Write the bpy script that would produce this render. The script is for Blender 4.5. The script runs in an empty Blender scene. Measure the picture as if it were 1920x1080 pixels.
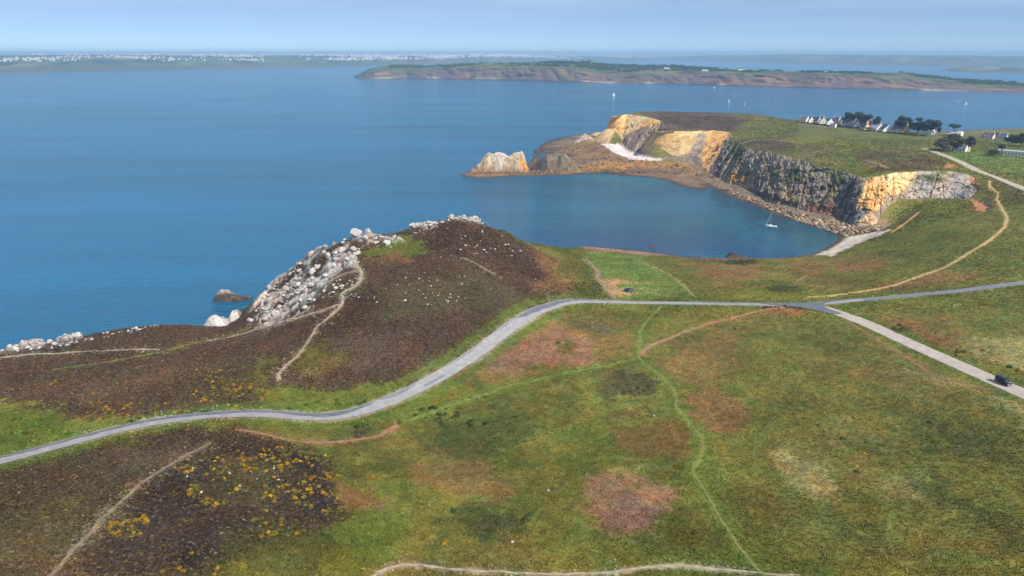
import bpy, bmesh, math, random
import numpy as np
from mathutils import Vector, Matrix, Euler
from mathutils.geometry import delaunay_2d_cdt
random.seed(7)
RNG = np.random.default_rng(11)
R = math.radians
SC = bpy.context.scene
COL = SC.collection

# ------------------------------------------------------------------ camera
CAMH = 125.0
FPX = 1280.0                       # focal length in photo pixels (1920 wide)
HAZE_DENSITY = 1.1e-4
HOR = 102.0                        # row of the eye-level line
PITCH = math.atan((540 - HOR) / FPX)
CP, SP = math.cos(PITCH), math.sin(PITCH)
cd = bpy.data.cameras.new('camera'); cam = bpy.data.objects.new('camera', cd); COL.objects.link(cam)
cam.location = (0, 0, CAMH); cam.rotation_euler = (math.pi / 2 - PITCH, 0, 0)
cd.sensor_width = 36; cd.lens = 36 * FPX / 1920; cd.clip_start = 1; cd.clip_end = 60000
SC.camera = cam

# ------------------------------------------------------------------ sky, sun, exposure
SUN_AZ, SUN_EL = -50, 46           # degrees from +X, counter-clockwise; elevation
w = bpy.data.worlds.new('World'); SC.world = w; w.use_nodes = True
nt = w.node_tree; nt.nodes.clear()
def wn(t, **k):
    n = nt.nodes.new(t)
    for a, b in k.items(): setattr(n, a, b)
    return n
sky = wn('ShaderNodeTexSky', sky_type='NISHITA', sun_disc=False, sun_elevation=R(SUN_EL), sun_rotation=R(90 - SUN_AZ),
         altitude=8000, air_density=1.0, dust_density=0.3, ozone_density=2.0)
tc = wn('ShaderNodeTexCoord'); mp = wn('ShaderNodeMapping'); mp.inputs['Scale'].default_value = (1.3, 1.3, 22)
no = wn('ShaderNodeTexNoise'); no.inputs['Scale'].default_value = 2.6; no.inputs['Detail'].default_value = 7; no.inputs['Roughness'].default_value = .55
cr = wn('ShaderNodeValToRGB'); cr.color_ramp.elements[0].position = .40; cr.color_ramp.elements[1].position = .74; cr.color_ramp.elements[0].color = (.38, .38, .38, 1)
sx = wn('ShaderNodeSeparateXYZ'); mr = wn('ShaderNodeMapRange')
mr.inputs['From Min'].default_value = .02; mr.inputs['From Max'].default_value = .075; mr.inputs['To Max'].default_value = .75
ml = wn('ShaderNodeMath', operation='MULTIPLY'); mx = wn('ShaderNodeMix', data_type='RGBA')
mx.inputs['B'].default_value = (5.6, 6.9, 8.8, 1)
bg = wn('ShaderNodeBackground'); bg.inputs['Strength'].default_value = 0.088; ow = wn('ShaderNodeOutputWorld')
L = nt.links.new
L(tc.outputs['Generated'], mp.inputs['Vector']); L(mp.outputs[0], no.inputs['Vector']); L(no.outputs['Fac'], cr.inputs[0])
L(tc.outputs['Generated'], sx.inputs[0]); L(sx.outputs['Z'], mr.inputs['Value']); L(cr.outputs[0], ml.inputs[0]); L(mr.outputs[0], ml.inputs[1])
L(ml.outputs[0], mx.inputs['Factor']); L(sky.outputs[0], mx.inputs['A']); L(mx.outputs['Result'], bg.inputs['Color']); L(bg.outputs[0], ow.inputs[0])
sd = bpy.data.lights.new('sun', 'SUN'); so = bpy.data.objects.new('sun', sd); COL.objects.link(so)
sd.energy = 4.9; sd.angle = R(0.6); sd.color = (1, .95, .87)
d = Vector((math.cos(R(SUN_EL)) * math.cos(R(SUN_AZ)), math.cos(R(SUN_EL)) * math.sin(R(SUN_AZ)), math.sin(R(SUN_EL))))
so.rotation_euler = d.to_track_quat('Z', 'Y').to_euler()
SC.view_settings.view_transform = 'Standard'; SC.view_settings.look = 'None'; SC.view_settings.exposure = 0.30; SC.view_settings.gamma = 1
SC.view_settings.use_curve_mapping = False
SC.render.engine = 'CYCLES'
SC.cycles.max_bounces = 5; SC.cycles.volume_bounces = 0; SC.cycles.use_denoising = True
SC.cycles.transparent_max_bounces = 4

# ------------------------------------------------------------------ helpers
def lin(r, g, b):
    c = np.array([r, g, b]) / 255.0
    return np.where(c <= .04045, c / 12.92, ((c + .055) / 1.055) ** 2.4)
def P(u, v, z=0.0):                # photo pixel + height -> world
    x = (u - 960) / FPX; y = (v - 540) / FPX
    dn = SP + y * CP; t = (CAMH - z) / dn
    return np.array([x * t, (CP - y * SP) * t, z])
def px_at(u, v, Y):                # photo pixel + distance -> world
    x = (u - 960) / FPX; y = (v - 540) / FPX
    t = Y / (CP - y * SP)
    return np.array([x * t, Y, CAMH - (SP + y * CP) * t])
def proj(X, Y, Z):                 # world -> photo pixel
    dz = Z - CAMH
    dep = Y * CP - dz * SP; up = Y * SP + dz * CP
    return 960 + FPX * X / dep, 540 - FPX * up / dep
def sstep(a, b, x):
    t = np.clip((x - a) / (b - a), 0, 1); return t * t * (3 - 2 * t)
def _hash(ix, iy, s):
    h = (ix.astype(np.int64) * 374761393 + iy.astype(np.int64) * 668265263 + s * 1274126177) & 0xffffffff
    h = ((h ^ (h >> 13)) * 1274126177) & 0xffffffff
    h = h ^ (h >> 16)
    return (h & 0xffffff) / float(0xffffff)
def vnoise(x, y, s=0):
    ix = np.floor(x); iy = np.floor(y); fx = x - ix; fy = y - iy
    fx = fx * fx * (3 - 2 * fx); fy = fy * fy * (3 - 2 * fy)
    a = _hash(ix, iy, s); b = _hash(ix + 1, iy, s); c = _hash(ix, iy + 1, s); e = _hash(ix + 1, iy + 1, s)
    return (a + (b - a) * fx) * (1 - fy) + (c + (e - c) * fx) * fy
def fbm(x, y, o=4, s=0):           # about -0.5 .. 0.5
    r = 0; a = .5; t = 0
    for k in range(o):
        r = r + a * vnoise(x, y, s + k); t += a; a *= .5; x = x * 2.03 + 17.1; y = y * 2.03 + 5.3
    return r / t - .5
def ridged(x, y, o=4, s=0):
    r = 0; a = .5; t = 0
    for k in range(o):
        r = r + a * (1 - np.abs(2 * vnoise(x, y, s + k) - 1)); t += a; a *= .5; x = x * 2.1 + 9.1; y = y * 2.1 + 3.7
    return r / t
def cell(x, y, s=0):
    ix = np.floor(x); iy = np.floor(y); f1 = np.full(x.shape, 9.0); f2 = f1.copy(); rid = np.zeros(x.shape)
    for a in (-1, 0, 1):
        for b_ in (-1, 0, 1):
            cx = ix + a; cy = iy + b_; dx = cx + _hash(cx, cy, s) - x; dy = cy + _hash(cx, cy, s + 1) - y; dd = dx * dx + dy * dy
            h = _hash(cx, cy, s + 2); c1 = dd < f1
            f2 = np.where(c1, f1, np.minimum(f2, dd)); rid = np.where(c1, h, rid); f1 = np.where(c1, dd, f1)
    return rid, np.sqrt(f2) - np.sqrt(f1)
def dist_poly(x, y, pts):          # distance to an open polyline
    best = np.full(x.shape, 1e9)
    for (ax, ay), (bx, by) in zip(pts[:-1], pts[1:]):
        dx, dy = bx - ax, by - ay; q = dx * dx + dy * dy + 1e-9
        t = np.clip(((x - ax) * dx + (y - ay) * dy) / q, 0, 1)
        best = np.minimum(best, (x - ax - t * dx) ** 2 + (y - ay - t * dy) ** 2)
    return np.sqrt(best)
def sdf_poly(x, y, pts):           # signed distance, positive inside
    dd = dist_poly(x, y, list(pts) + [pts[0]])
    ins = np.zeros(x.shape, bool); n = len(pts)
    for i in range(n):
        ax, ay = pts[i]; bx, by = pts[(i + 1) % n]
        if ay == by: continue
        c = ((ay > y) != (by > y)) & (x < (bx - ax) * (y - ay) / (by - ay) + ax)
        ins ^= c
    return np.where(ins, dd, -dd)
def resample(pts, step):
    p = np.array(pts, float); seg = np.linalg.norm(np.diff(p, axis=0), axis=1); s = np.r_[0, np.cumsum(seg)]
    n = max(2, int(s[-1] / step) + 1); q = np.linspace(0, s[-1], n)
    return np.stack([np.interp(q, s, p[:, k]) for k in range(p.shape[1])], 1)
def smooth_line(p, it=3):
    p = p.copy()
    for _ in range(it): p[1:-1] = (p[:-2] + 2 * p[1:-1] + p[2:]) / 4
    return p

MATS = {}
def tree_of(name):
    m = bpy.data.materials.new(name); m.use_nodes = True; t = m.node_tree
    return m, t, t.nodes['Principled BSDF'], t.links.new
def mat(name, rgb, rough=.8, var=.25, scale=1.0, metallic=0, bump=0.0, bscale=3.0, spec=.3):
    if name in MATS: return MATS[name]
    m, t, b, l = tree_of(name)
    b.inputs['Roughness'].default_value = rough; b.inputs['Metallic'].default_value = metallic; b.inputs['Specular IOR Level'].default_value = spec
    g = t.nodes.new('ShaderNodeNewGeometry'); n = t.nodes.new('ShaderNodeTexNoise'); n.inputs['Scale'].default_value = scale; n.inputs['Detail'].default_value = 5
    l(g.outputs['Position'], n.inputs['Vector'])
    r = t.nodes.new('ShaderNodeMapRange'); r.inputs['From Min'].default_value = .3; r.inputs['From Max'].default_value = .7
    r.inputs['To Min'].default_value = 1 - var; r.inputs['To Max'].default_value = 1 + var; l(n.outputs['Fac'], r.inputs['Value'])
    c = t.nodes.new('ShaderNodeVectorMath'); c.operation = 'SCALE'; c.inputs[0].default_value = tuple(lin(*rgb)); l(r.outputs[0], c.inputs['Scale']); l(c.outputs[0], b.inputs['Base Color'])
    if bump:
        n2 = t.nodes.new('ShaderNodeTexNoise'); n2.inputs['Scale'].default_value = bscale; n2.inputs['Detail'].default_value = 6; l(g.outputs['Position'], n2.inputs['Vector'])
        bp = t.nodes.new('ShaderNodeBump'); bp.inputs['Strength'].default_value = 1; bp.inputs['Distance'].default_value = bump; l(n2.outputs['Fac'], bp.inputs['Height']); l(bp.outputs[0], b.inputs['Normal'])
    MATS[name] = m; return m
def attr_mat(name, attr='col', inst=False, rough=.9, var=.3, scales=(.35, 2.2), bump=.12, bscale=2.0, spec=.15, rock=False):
    if name in MATS: return MATS[name]
    m, t, b, l = tree_of(name)
    b.inputs['Roughness'].default_value = rough; b.inputs['Specular IOR Level'].default_value = spec
    a = t.nodes.new('ShaderNodeAttribute'); a.attribute_name = attr
    if inst: a.attribute_type = 'INSTANCER'
    g = t.nodes.new('ShaderNodeNewGeometry'); cur = a.outputs['Color']
    for k, s in enumerate(scales):
        n = t.nodes.new('ShaderNodeTexNoise'); n.inputs['Scale'].default_value = s; n.inputs['Detail'].default_value = 6; n.inputs['Roughness'].default_value = .65
        l(g.outputs['Position'], n.inputs['Vector'])
        r = t.nodes.new('ShaderNodeMapRange'); r.inputs['From Min'].default_value = .3; r.inputs['From Max'].default_value = .7
        r.inputs['To Min'].default_value = 1 - var; r.inputs['To Max'].default_value = 1 + var; l(n.outputs['Fac'], r.inputs['Value'])
        c = t.nodes.new('ShaderNodeVectorMath'); c.operation = 'SCALE'; l(cur, c.inputs[0]); l(r.outputs[0], c.inputs['Scale']); cur = c.outputs[0]
    if rock:
        v = t.nodes.new('ShaderNodeTexVoronoi'); v.feature = 'DISTANCE_TO_EDGE'; v.inputs['Scale'].default_value = .33
        mpn = t.nodes.new('ShaderNodeMapping'); mpn.inputs['Rotation'].default_value = (.5, .6, .3); mpn.inputs['Scale'].default_value = (1, 1, .42)
        l(g.outputs['Position'], mpn.inputs[0]); l(mpn.outputs[0], v.inputs['Vector'])
        r = t.nodes.new('ShaderNodeMapRange'); r.inputs['From Max'].default_value = .09; r.inputs['To Min'].default_value = .45; l(v.outputs[0], r.inputs['Value'])
        c = t.nodes.new('ShaderNodeVectorMath'); c.operation = 'SCALE'; l(cur, c.inputs[0]); l(r.outputs[0], c.inputs['Scale']); cur = c.outputs[0]
    l(cur, b.inputs['Base Color'])
    if bump:
        n2 = t.nodes.new('ShaderNodeTexNoise'); n2.inputs['Scale'].default_value = bscale; n2.inputs['Detail'].default_value = 7; n2.inputs['Roughness'].default_value = .7; l(g.outputs['Position'], n2.inputs['Vector'])
        bp = t.nodes.new('ShaderNodeBump'); bp.inputs['Strength'].default_value = 1; bp.inputs['Distance'].default_value = bump; l(n2.outputs['Fac'], bp.inputs['Height']); l(bp.outputs[0], b.inputs['Normal'])
    MATS[name] = m; return m

def tag(o, label=None, cat=None, group=None, kind=None):
    if label: o['label'] = label
    if cat: o['category'] = cat
    if group: o['group'] = group
    if kind: o['kind'] = kind
    return o
def link(name, me, m=None, parent=None):
    o = bpy.data.objects.new(name, me); COL.objects.link(o)
    if m is not None and me is not None:
        me.materials.append(m)
    if parent is not None: o.parent = parent
    return o
def empty(name, loc, rz=0, sc=1):
    o = bpy.data.objects.new(name, None); COL.objects.link(o); o.location = loc; o.rotation_euler = (0, 0, rz); o.scale = (sc, sc, sc); o.empty_display_size = .3
    return o
def np_mesh(name, V, F, col=None, smooth=True):
    me = bpy.data.meshes.new(name); V = np.asarray(V, np.float32); F = np.asarray(F, np.int32); k = F.shape[1]
    me.vertices.add(len(V)); me.vertices.foreach_set('co', V.ravel())
    me.loops.add(F.size); me.loops.foreach_set('vertex_index', F.ravel())
    me.polygons.add(len(F)); me.polygons.foreach_set('loop_start', np.arange(0, F.size, k, dtype=np.int32))
    me.polygons.foreach_set('use_smooth', np.full(len(F), smooth))
    if col is not None:
        a = me.attributes.new('col', 'FLOAT_COLOR', 'POINT'); a.data.foreach_set('color', np.c_[np.clip(col, 0, 1), np.ones(len(V))].astype(np.float32).ravel())
    me.update(calc_edges=True); return me
def grid_faces(nr, nc):
    i = np.arange(nr * nc).reshape(nr, nc)
    return np.stack([i[:-1, :-1], i[:-1, 1:], i[1:, 1:], i[1:, :-1]], -1).reshape(-1, 4)
def copy_tree(o, parent=None):
    c = o.copy(); COL.objects.link(c); c.parent = parent
    for ch in list(o.children): copy_tree(ch, c)
    return c

# ------------------------------------------------------------------ terrain: lines read off the photograph, with heights
road_main = [(-60, 884, 41), (0, 868, 40), (100, 840, 39), (200, 812, 38), (300, 792, 36.5), (400, 781, 35), (500, 782, 33), (600, 787, 32), (660, 780, 31), (720, 765, 30), (780, 742, 29),
             (840, 710, 28), (900, 672, 27), (960, 630, 26), (1010, 597, 25), (1055, 576, 24), (1095, 567, 23.5), (1150, 565, 23), (1300, 566.5, 22), (1400, 567.5, 22), (1480, 569, 22), (1540, 567, 22),
             (1600, 561, 22.4), (1700, 553, 24), (1800, 545, 26), (1920, 530, 28), (2010, 520, 29)]
road_south = [(1500, 570, 22), (1545, 577, 22), (1620, 607, 22.5), (1700, 645, 23.5), (1800, 689, 25), (1920, 742, 27), (2060, 800, 29)]
road_upper = [(1733, 279, 38), (1760, 288, 38), (1800, 303, 38), (1830, 316, 37.5), (1870, 331, 37), (1930, 352, 36), (2000, 380, 35)]
ridge = [(470, 560, 14), (500, 535, 24), (550, 496, 36), (600, 463, 46), (650, 442, 53), (680, 434, 55), (730, 431, 55), (770, 426, 55), (800, 413, 56), (850, 404, 57), (880, 405, 56), (910, 411, 53),
         (930, 425, 46), (960, 440, 37), (1000, 453, 27), (1040, 460, 18), (1080, 464, 12)]
left_edge = [(-120, 690, 33), (-40, 664, 33), (0, 655, 33), (60, 641, 33), (130, 629, 32), (200, 613, 32), (280, 603, 31), (320, 608, 28), (370, 613, 23), (420, 606, 19), (450, 600, 16)]
cliff_top = [(1149, 219, 43), (1175, 214, 45), (1215, 219, 44), (1240, 226, 42.5), (1236, 238, 39.5), (1230, 247, 37), (1260, 247, 37.3), (1300, 246, 37.5), (1340, 244, 38), (1368, 248, 37.5), (1385, 266, 36),
             (1402, 277, 36), (1440, 285, 38), (1480, 293, 39), (1520, 305, 38.5), (1560, 315, 37), (1600, 326, 36), (1618, 334, 35), (1642, 331, 36), (1680, 323, 37), (1740, 320, 38), (1790, 322, 38), (1822, 330, 37), (1834, 346, 34)]
cliff_foot = [(1128, 268, 3), (1165, 275, 4), (1190, 287, 4), (1205, 293, 4), (1215, 296, 4), (1232, 299, 4), (1262, 303, 4), (1295, 306, 4), (1318, 316, 4), (1336, 330, 3), (1350, 340, 3), (1380, 352, 3), (1420, 370, 3), (1455, 386, 3),
              (1500, 398, 3), (1540, 408, 3), (1575, 417, 3), (1608, 424, 5), (1640, 420, 8), (1655, 395, 15), (1685, 374, 20), (1740, 374, 21), (1790, 376, 22), (1815, 376, 24), (1826, 366, 27)]
water = [(1090, 461, 0), (1130, 465, 0), (1200, 471, 0), (1245, 478, 0), (1290, 485, 0), (1340, 485, 0), (1400, 485, 0), (1460, 486, 0), (1528, 478, 0), (1560, 461, 0), (1582, 444, 0), (1565, 433, 0), (1530, 425, 0), (1500, 416, 0),
         (1470, 406, 0), (1440, 392, 0), (1400, 377, 0), (1370, 364, 0), (1345, 350, 0), (1322, 337, 0), (1300, 331, 0), (1265, 326, 0), (1230, 321, 0), (1180, 321, 0), (1130, 323, 0), (1080, 325, 0), (1050, 328, 0), (1000, 326, 0), (950, 328, 0), (880, 326, 0)]
water_back = [(893, 321, 0), (930, 320, 0), (985, 318, 0), (998, 311, 0), (1010, 300, 0), (1040, 297, 0), (1075, 292, 0), (1030, 289, 0), (1005, 292, 0), (1015, 284, 0), (1060, 281, 0), (1075, 275, 0), (1100, 270, 0), (1090, 263, 0), (1115, 258, 0)]
pts = [(0, 1080, 48), (-250, 1080, 52), (160, 1000, 46), (300, 1080, 45), (330, 900, 41), (500, 880, 36.5), (450, 812, 36.5), (640, 1080, 38), (640, 940, 33.5), (960, 1080, 34), (700, 830, 31), (1300, 1080, 32), (1920, 1080, 33), (2200, 1080, 34),
       (960, 850, 29.5), (960, 740, 27.5), (1250, 680, 24.3), (1300, 880, 28.5), (1600, 800, 26.5), (1600, 950, 29.5), (1880, 900, 30), (1720, 610, 24.6), (1900, 620, 27.5), (1400, 640, 23.5), (1100, 640, 24.5), (1450, 720, 25),
       (100, 720, 36.5), (250, 700, 36), (400, 690, 34), (520, 660, 35), (560, 710, 33), (640, 620, 42), (700, 560, 47), (760, 600, 41), (800, 500, 51), (880, 460, 52.5), (900, 560, 38), (1000, 520, 31), (620, 540, 45), (580, 570, 38), (700, 480, 53), (480, 620, 26), (820, 640, 33),
       (1075, 520, 23), (1170, 520, 16), (1100, 478, 8), (1160, 476, 7.5), (1225, 484, 8), (1290, 492, 8), (1390, 492, 8), (1450, 491, 6.5), (1530, 482, 4), (1250, 520, 15.5), (1420, 530, 16), (1560, 500, 10), (1560, 535, 18),
       (1560, 479, 3.6), (1600, 458, 4), (1650, 440, 5), (1690, 427, 7), (1650, 480, 14), (1720, 400, 19), (1740, 440, 20), (1780, 400, 25), (1840, 400, 31), (1880, 390, 34), (1850, 450, 28), (1800, 500, 26), (1920, 440, 32), (1740, 505, 22),
       (1640, 350, 30), (1700, 300, 38), (1600, 280, 38.5), (1500, 255, 38), (1400, 235, 38), (1300, 225, 41), (1700, 262, 38), (1800, 275, 39), (1900, 292, 39), (1560, 236, 37), (1640, 246, 37), (1740, 256, 38), (1860, 262, 38), (1960, 272, 38), (1900, 335, 37),
       (1150, 305, 1.6), (1250, 312, 1.6), (1080, 310, 1.6), (1200, 300, 3), (1140, 282, 2.6), (1100, 285, 1.4), (1050, 318, 1.4), (900, 324.5, 3.2), (930, 324, 3.4), (960, 323.5, 3.4), (985, 322.5, 3.2), (1005, 321, 3.2), (1030, 322, 3), (1280, 318, 1.5)]
crest_far = [(1150, 213, 44), (1200, 203.5, 44), (1260, 204, 42.5), (1330, 206, 41), (1400, 208, 39), (1460, 212, 37.5), (1500, 221, 35), (1580, 226, 34), (1680, 238, 33.5), (1800, 252, 33), (1920, 262, 33), (2100, 272, 33)]
TP, TE = [], []
def add_line(l, constrain=True):
    i0 = len(TP)
    for p in l: TP.append(P(*p))
    if constrain: TE.extend((i0 + k, i0 + k + 1) for k in range(len(l) - 1))
    return [TP[i0 + k] for k in range(len(l))]
LW = {}
for nm, l in dict(main=road_main, south=road_south, upper=road_upper, ridge=ridge, edge=left_edge, ctop=cliff_top, cfoot=cliff_foot, water=water, wback=water_back, crest=crest_far).items():
    LW[nm] = np.array(add_line(l))
for p in pts: TP.append(P(*p))
def back(line, off, z):
    i0 = len(TP)
    for p, (dx, dy) in zip(line, off): TP.append(np.array([p[0] + dx, p[1] + dy, z]))
    TE.extend((i0 + k, i0 + k + 1) for k in range(len(line) - 1))
    return [TP[i0 + k] for k in range(len(line))]
n = len(LW['ridge'])
bk_ridge = back(LW['ridge'], [(-9 - 9 * (k / n), 8 + 34 * (k / n)) for k in range(n)], -3)
bk_edge = back(LW['edge'], [(-14, 17)] * len(LW['edge']), -3)
bk_crest = back(LW['crest'], [(5, 45)] * len(LW['crest']), -3)
for p in [(-500, -80, 60), (500, -80, 40), (-200, 40, 56), (200, 40, 36), (0, 30, 38), (900, 300, 34), (1300, 900, 34), (700, 120, 34)]: TP.append(np.array(p, float))
for p in [(-700, 300, -6), (-300, 420, -6), (-250, 900, -6), (-100, 1500, -6), (1800, 1500, -6), (60, 900, -6), (60, 560, -7), (140, 600, -7), (30, 480, -5), (100, 520, -6), (180, 470, -5), (0, 720, -6), (-120, 760, -6), (-60, 830, -5)]: TP.append(np.array(p, float))
TPa = np.array(TP)
ov, oe, of, ovi, _, _ = delaunay_2d_cdt([Vector((p[0], p[1])) for p in TP], TE, [], 0, 0.01)
OV = np.array([(v.x, v.y) for v in ov])
OZ = np.array([np.mean([TPa[i][2] for i in ids]) if ids else np.nan for ids in ovi])
bad = np.isnan(OZ)
for i in np.where(bad)[0]:         # where two lines cross
    dd = np.hypot(TPa[:, 0] - OV[i, 0], TPa[:, 1] - OV[i, 1]); k = np.argsort(dd)[:2]; OZ[i] = TPa[k, 2].mean()
# fan-shaped grid: finer near the viewpoint
NR, NC = 960, 900
Yr = 62 * (1330 / 62.0) ** (np.arange(NR) / (NR - 1)); Tc = np.linspace(-.84, .84, NC)
GY = np.repeat(Yr[:, None], NC, 1); GX = Tc[None, :] * (GY + 30)
GZ = np.full((NR, NC), -7.0)
lr = math.log(1330 / 62.0) / (NR - 1); dT = Tc[1] - Tc[0]
for f in of:
    f = list(f)
    for q in range(1, len(f) - 1):
        a, b, c = f[0], f[q], f[q + 1]
        A, B, C = OV[a], OV[b], OV[c]
        y0, y1 = min(A[1], B[1], C[1]), max(A[1], B[1], C[1])
        if y1 < 62: continue
        j0 = max(0, int(math.log(max(y0, 62) / 62) / lr) - 1); j1 = min(NR, int(math.log(max(y1, 62.1) / 62) / lr) + 2)
        ts = [p[0] / (yy + 30) for p in (A, B, C) for yy in (max(p[1], 40),)]
        i0 = max(0, int((min(ts) + .84) / dT) - 3); i1 = min(NC, int((max(ts) + .84) / dT) + 4)
        if y0 < 62: i0, i1 = 0, NC
        if j1 <= j0 or i1 <= i0: continue
        x = GX[j0:j1, i0:i1]; y = GY[j0:j1, i0:i1]
        den = (B[1] - C[1]) * (A[0] - C[0]) + (C[0] - B[0]) * (A[1] - C[1])
        if abs(den) < 1e-9: continue
        wa = ((B[1] - C[1]) * (x - C[0]) + (C[0] - B[0]) * (y - C[1])) / den
        wb = ((C[1] - A[1]) * (x - C[0]) + (A[0] - C[0]) * (y - C[1])) / den; wc = 1 - wa - wb
        k = (wa >= -1e-6) & (wb >= -1e-6) & (wc >= -1e-6)
        GZ[j0:j1, i0:i1][k] = (wa * OZ[a] + wb * OZ[b] + wc * OZ[c])[k]
def box1(a, r, ax):
    p = np.pad(a, [(r + 1, r) if k == ax else (0, 0) for k in (0, 1)], mode='edge'); c = np.cumsum(p, ax)
    return (np.take(c, range(2 * r + 1, c.shape[ax]), ax) - np.take(c, range(0, c.shape[ax] - 2 * r - 1), ax)) / (2 * r + 1)
def blur(a, r, it=2):
    for _ in range(it): a = box1(box1(a, r, 0), r, 1)
    return a
def xy(l): return [(p[0], p[1]) for p in l]
D_cliff = np.minimum(dist_poly(GX, GY, xy(LW['ctop'])), dist_poly(GX, GY, xy(LW['cfoot'])))
D_edge = np.minimum(np.minimum(dist_poly(GX, GY, xy(LW['water'])), dist_poly(GX, GY, xy(LW['ridge']))), np.minimum(dist_poly(GX, GY, xy(LW['edge'])), dist_poly(GX, GY, xy(LW['crest']))))
D_edge = np.minimum(D_edge, dist_poly(GX, GY, xy(LW['wback'])))
D_road = np.minimum(np.minimum(dist_poly(GX, GY, xy(LW['main'])), dist_poly(GX, GY, xy(LW['south']))), dist_poly(GX, GY, xy(LW['upper'])))
b1, b2 = blur(GZ, 5), blur(GZ, 24)
kk = np.minimum(sstep(6, 40, D_edge), sstep(6, 34, D_cliff))
CFACE = np.zeros(GZ.shape); _s = (GX > 60) & (GY > 430)
CFACE[_s] = sdf_poly(GX[_s], GY[_s], xy(LW['ctop']) + xy(LW['cfoot'])[::-1])
GZ = np.where(GZ < -2, GZ, b1 * (1 - kk) + b2 * kk)
b0 = blur(GZ, 2); GZ = np.where(CFACE != 0, GZ - 3.4 * sstep(-1.5, 3, CFACE), GZ)
rgn = np.exp(-(dist_poly(GX, GY, xy(LW['ridge'])[3:13]) / 9) ** 2); r_, e_ = vnoise(GX / 5, GY / 5, 7), vnoise(GX / 11, GY / 11, 8); GZ = GZ + rgn * ((r_ - .3) * 1.6 + (e_ - .3) * 2.4)
# relief of the ground itself
big = fbm(GX / 60, GY / 60, 3, 3) * 3.2 + fbm(GX / 17, GY / 17, 3, 9) * 1.1
small = fbm(GX / 3.1, GY / 3.1, 3, 21) * .55 + fbm(GX / 1.1, GY / 1.1, 2, 31) * .25
rm = sstep(4, 22, D_road); em = sstep(2, 30, np.minimum(D_edge, D_cliff)); up = sstep(2.5, 9, GZ)
GZ = GZ + big * rm * em * up + small * sstep(2.6, 6, D_road) * sstep(.6, 3, GZ)
tidal = (1 - sstep(2.4, 4.5, GZ)) * sstep(-1.5, .6, GZ) * sstep(560, 640, GY)
GZ = GZ + tidal * ((ridged(GX / 9 + GY / 30, GY / 7, 4, 40) - .52) * 1.9 + .55)
SLOPE = [(470, 588), (495, 545), (545, 500), (598, 466), (640, 446), (690, 440), (745, 452), (745, 470), (690, 470), (668, 500), (640, 505), (600, 540), (590, 575), (540, 600), (490, 615), (462, 605)]
CREST = [(772, 428), (800, 414), (850, 404), (905, 410), (930, 428), (915, 424), (880, 414), (840, 414), (810, 426)]
ROCKM = np.zeros(GZ.shape); gu, gv = proj(GX, GY, GZ)
EDGEB = [(0, 655), (60, 642), (150, 628), (160, 638), (90, 650), (0, 664)]
for pl, fe in ((SLOPE, 10), (CREST, 5), (EDGEB, 5), ([(790, 428), (820, 414), (835, 420), (800, 432)], 4), ([(695, 455), (745, 446), (760, 456), (735, 476), (700, 468)], 6)):
    xs = [p[0] for p in pl]; ys = [p[1] for p in pl]; k = np.where((gu > min(xs) - 20) & (gu < max(xs) + 20) & (gv > min(ys) - 20) & (gv < max(ys) + 20) & (GZ > 0))
    ROCKM[k] = np.maximum(ROCKM[k], sstep(-1, .6, sdf_poly(gu[k], gv[k], pl) / fe))
ROCKM = ROCKM * sstep(-.05, .05, fbm(GX / 8, GY / 8, 4, 701) + np.where(gu < 590, .10, .03) + .10 * (gv < 445))
rr1, ee1 = cell(GX / 5.5 + fbm(GX / 6, GY / 6, 2, 5), GY / 4.4, 711); rr2, ee2 = cell(GX / 2.3, GY / 2.0, 721)
GZ = GZ + ROCKM * ((rr1 * 2.6 * sstep(0, .3, ee1)) + (rr2 - .3) * .8 * sstep(0, .2, ee2))
def zt(x, y):
    j = np.clip(np.log(np.maximum(y, 62.01) / 62) / lr, 0, NR - 1.001); t = np.clip((x / (y + 30) + .84) / dT, 0, NC - 1.001)
    j0 = j.astype(int); i0 = t.astype(int); fj = j - j0; fi = t - i0
    return (GZ[j0, i0] * (1 - fi) + GZ[j0, i0 + 1] * fi) * (1 - fj) + (GZ[j0 + 1, i0] * (1 - fi) + GZ[j0 + 1, i0 + 1] * fi) * fj
def z1(x, y): return float(zt(np.array([float(x)]), np.array([float(y)]))[0])
_Ys = np.concatenate([np.arange(66, 500, .35), np.arange(500, 1300, .8)])
def hit(u, v, zmin=-.5, tries=0):            # where the sight line of a photo pixel meets the ground
    x = (u - 960) / FPX; y = (v - 540) / FPX
    t = _Ys / (CP - y * SP); X = x * t; Z = CAMH - (SP + y * CP) * t
    k = np.where(zt(X, _Ys) >= Z)[0]
    if not len(k): return hit(u, v + 2, zmin, tries + 1) if tries < 7 else None
    k = k[0]; z = z1(X[k], _Ys[k])
    if z < zmin: return None
    return np.array([X[k], _Ys[k], z])

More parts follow.
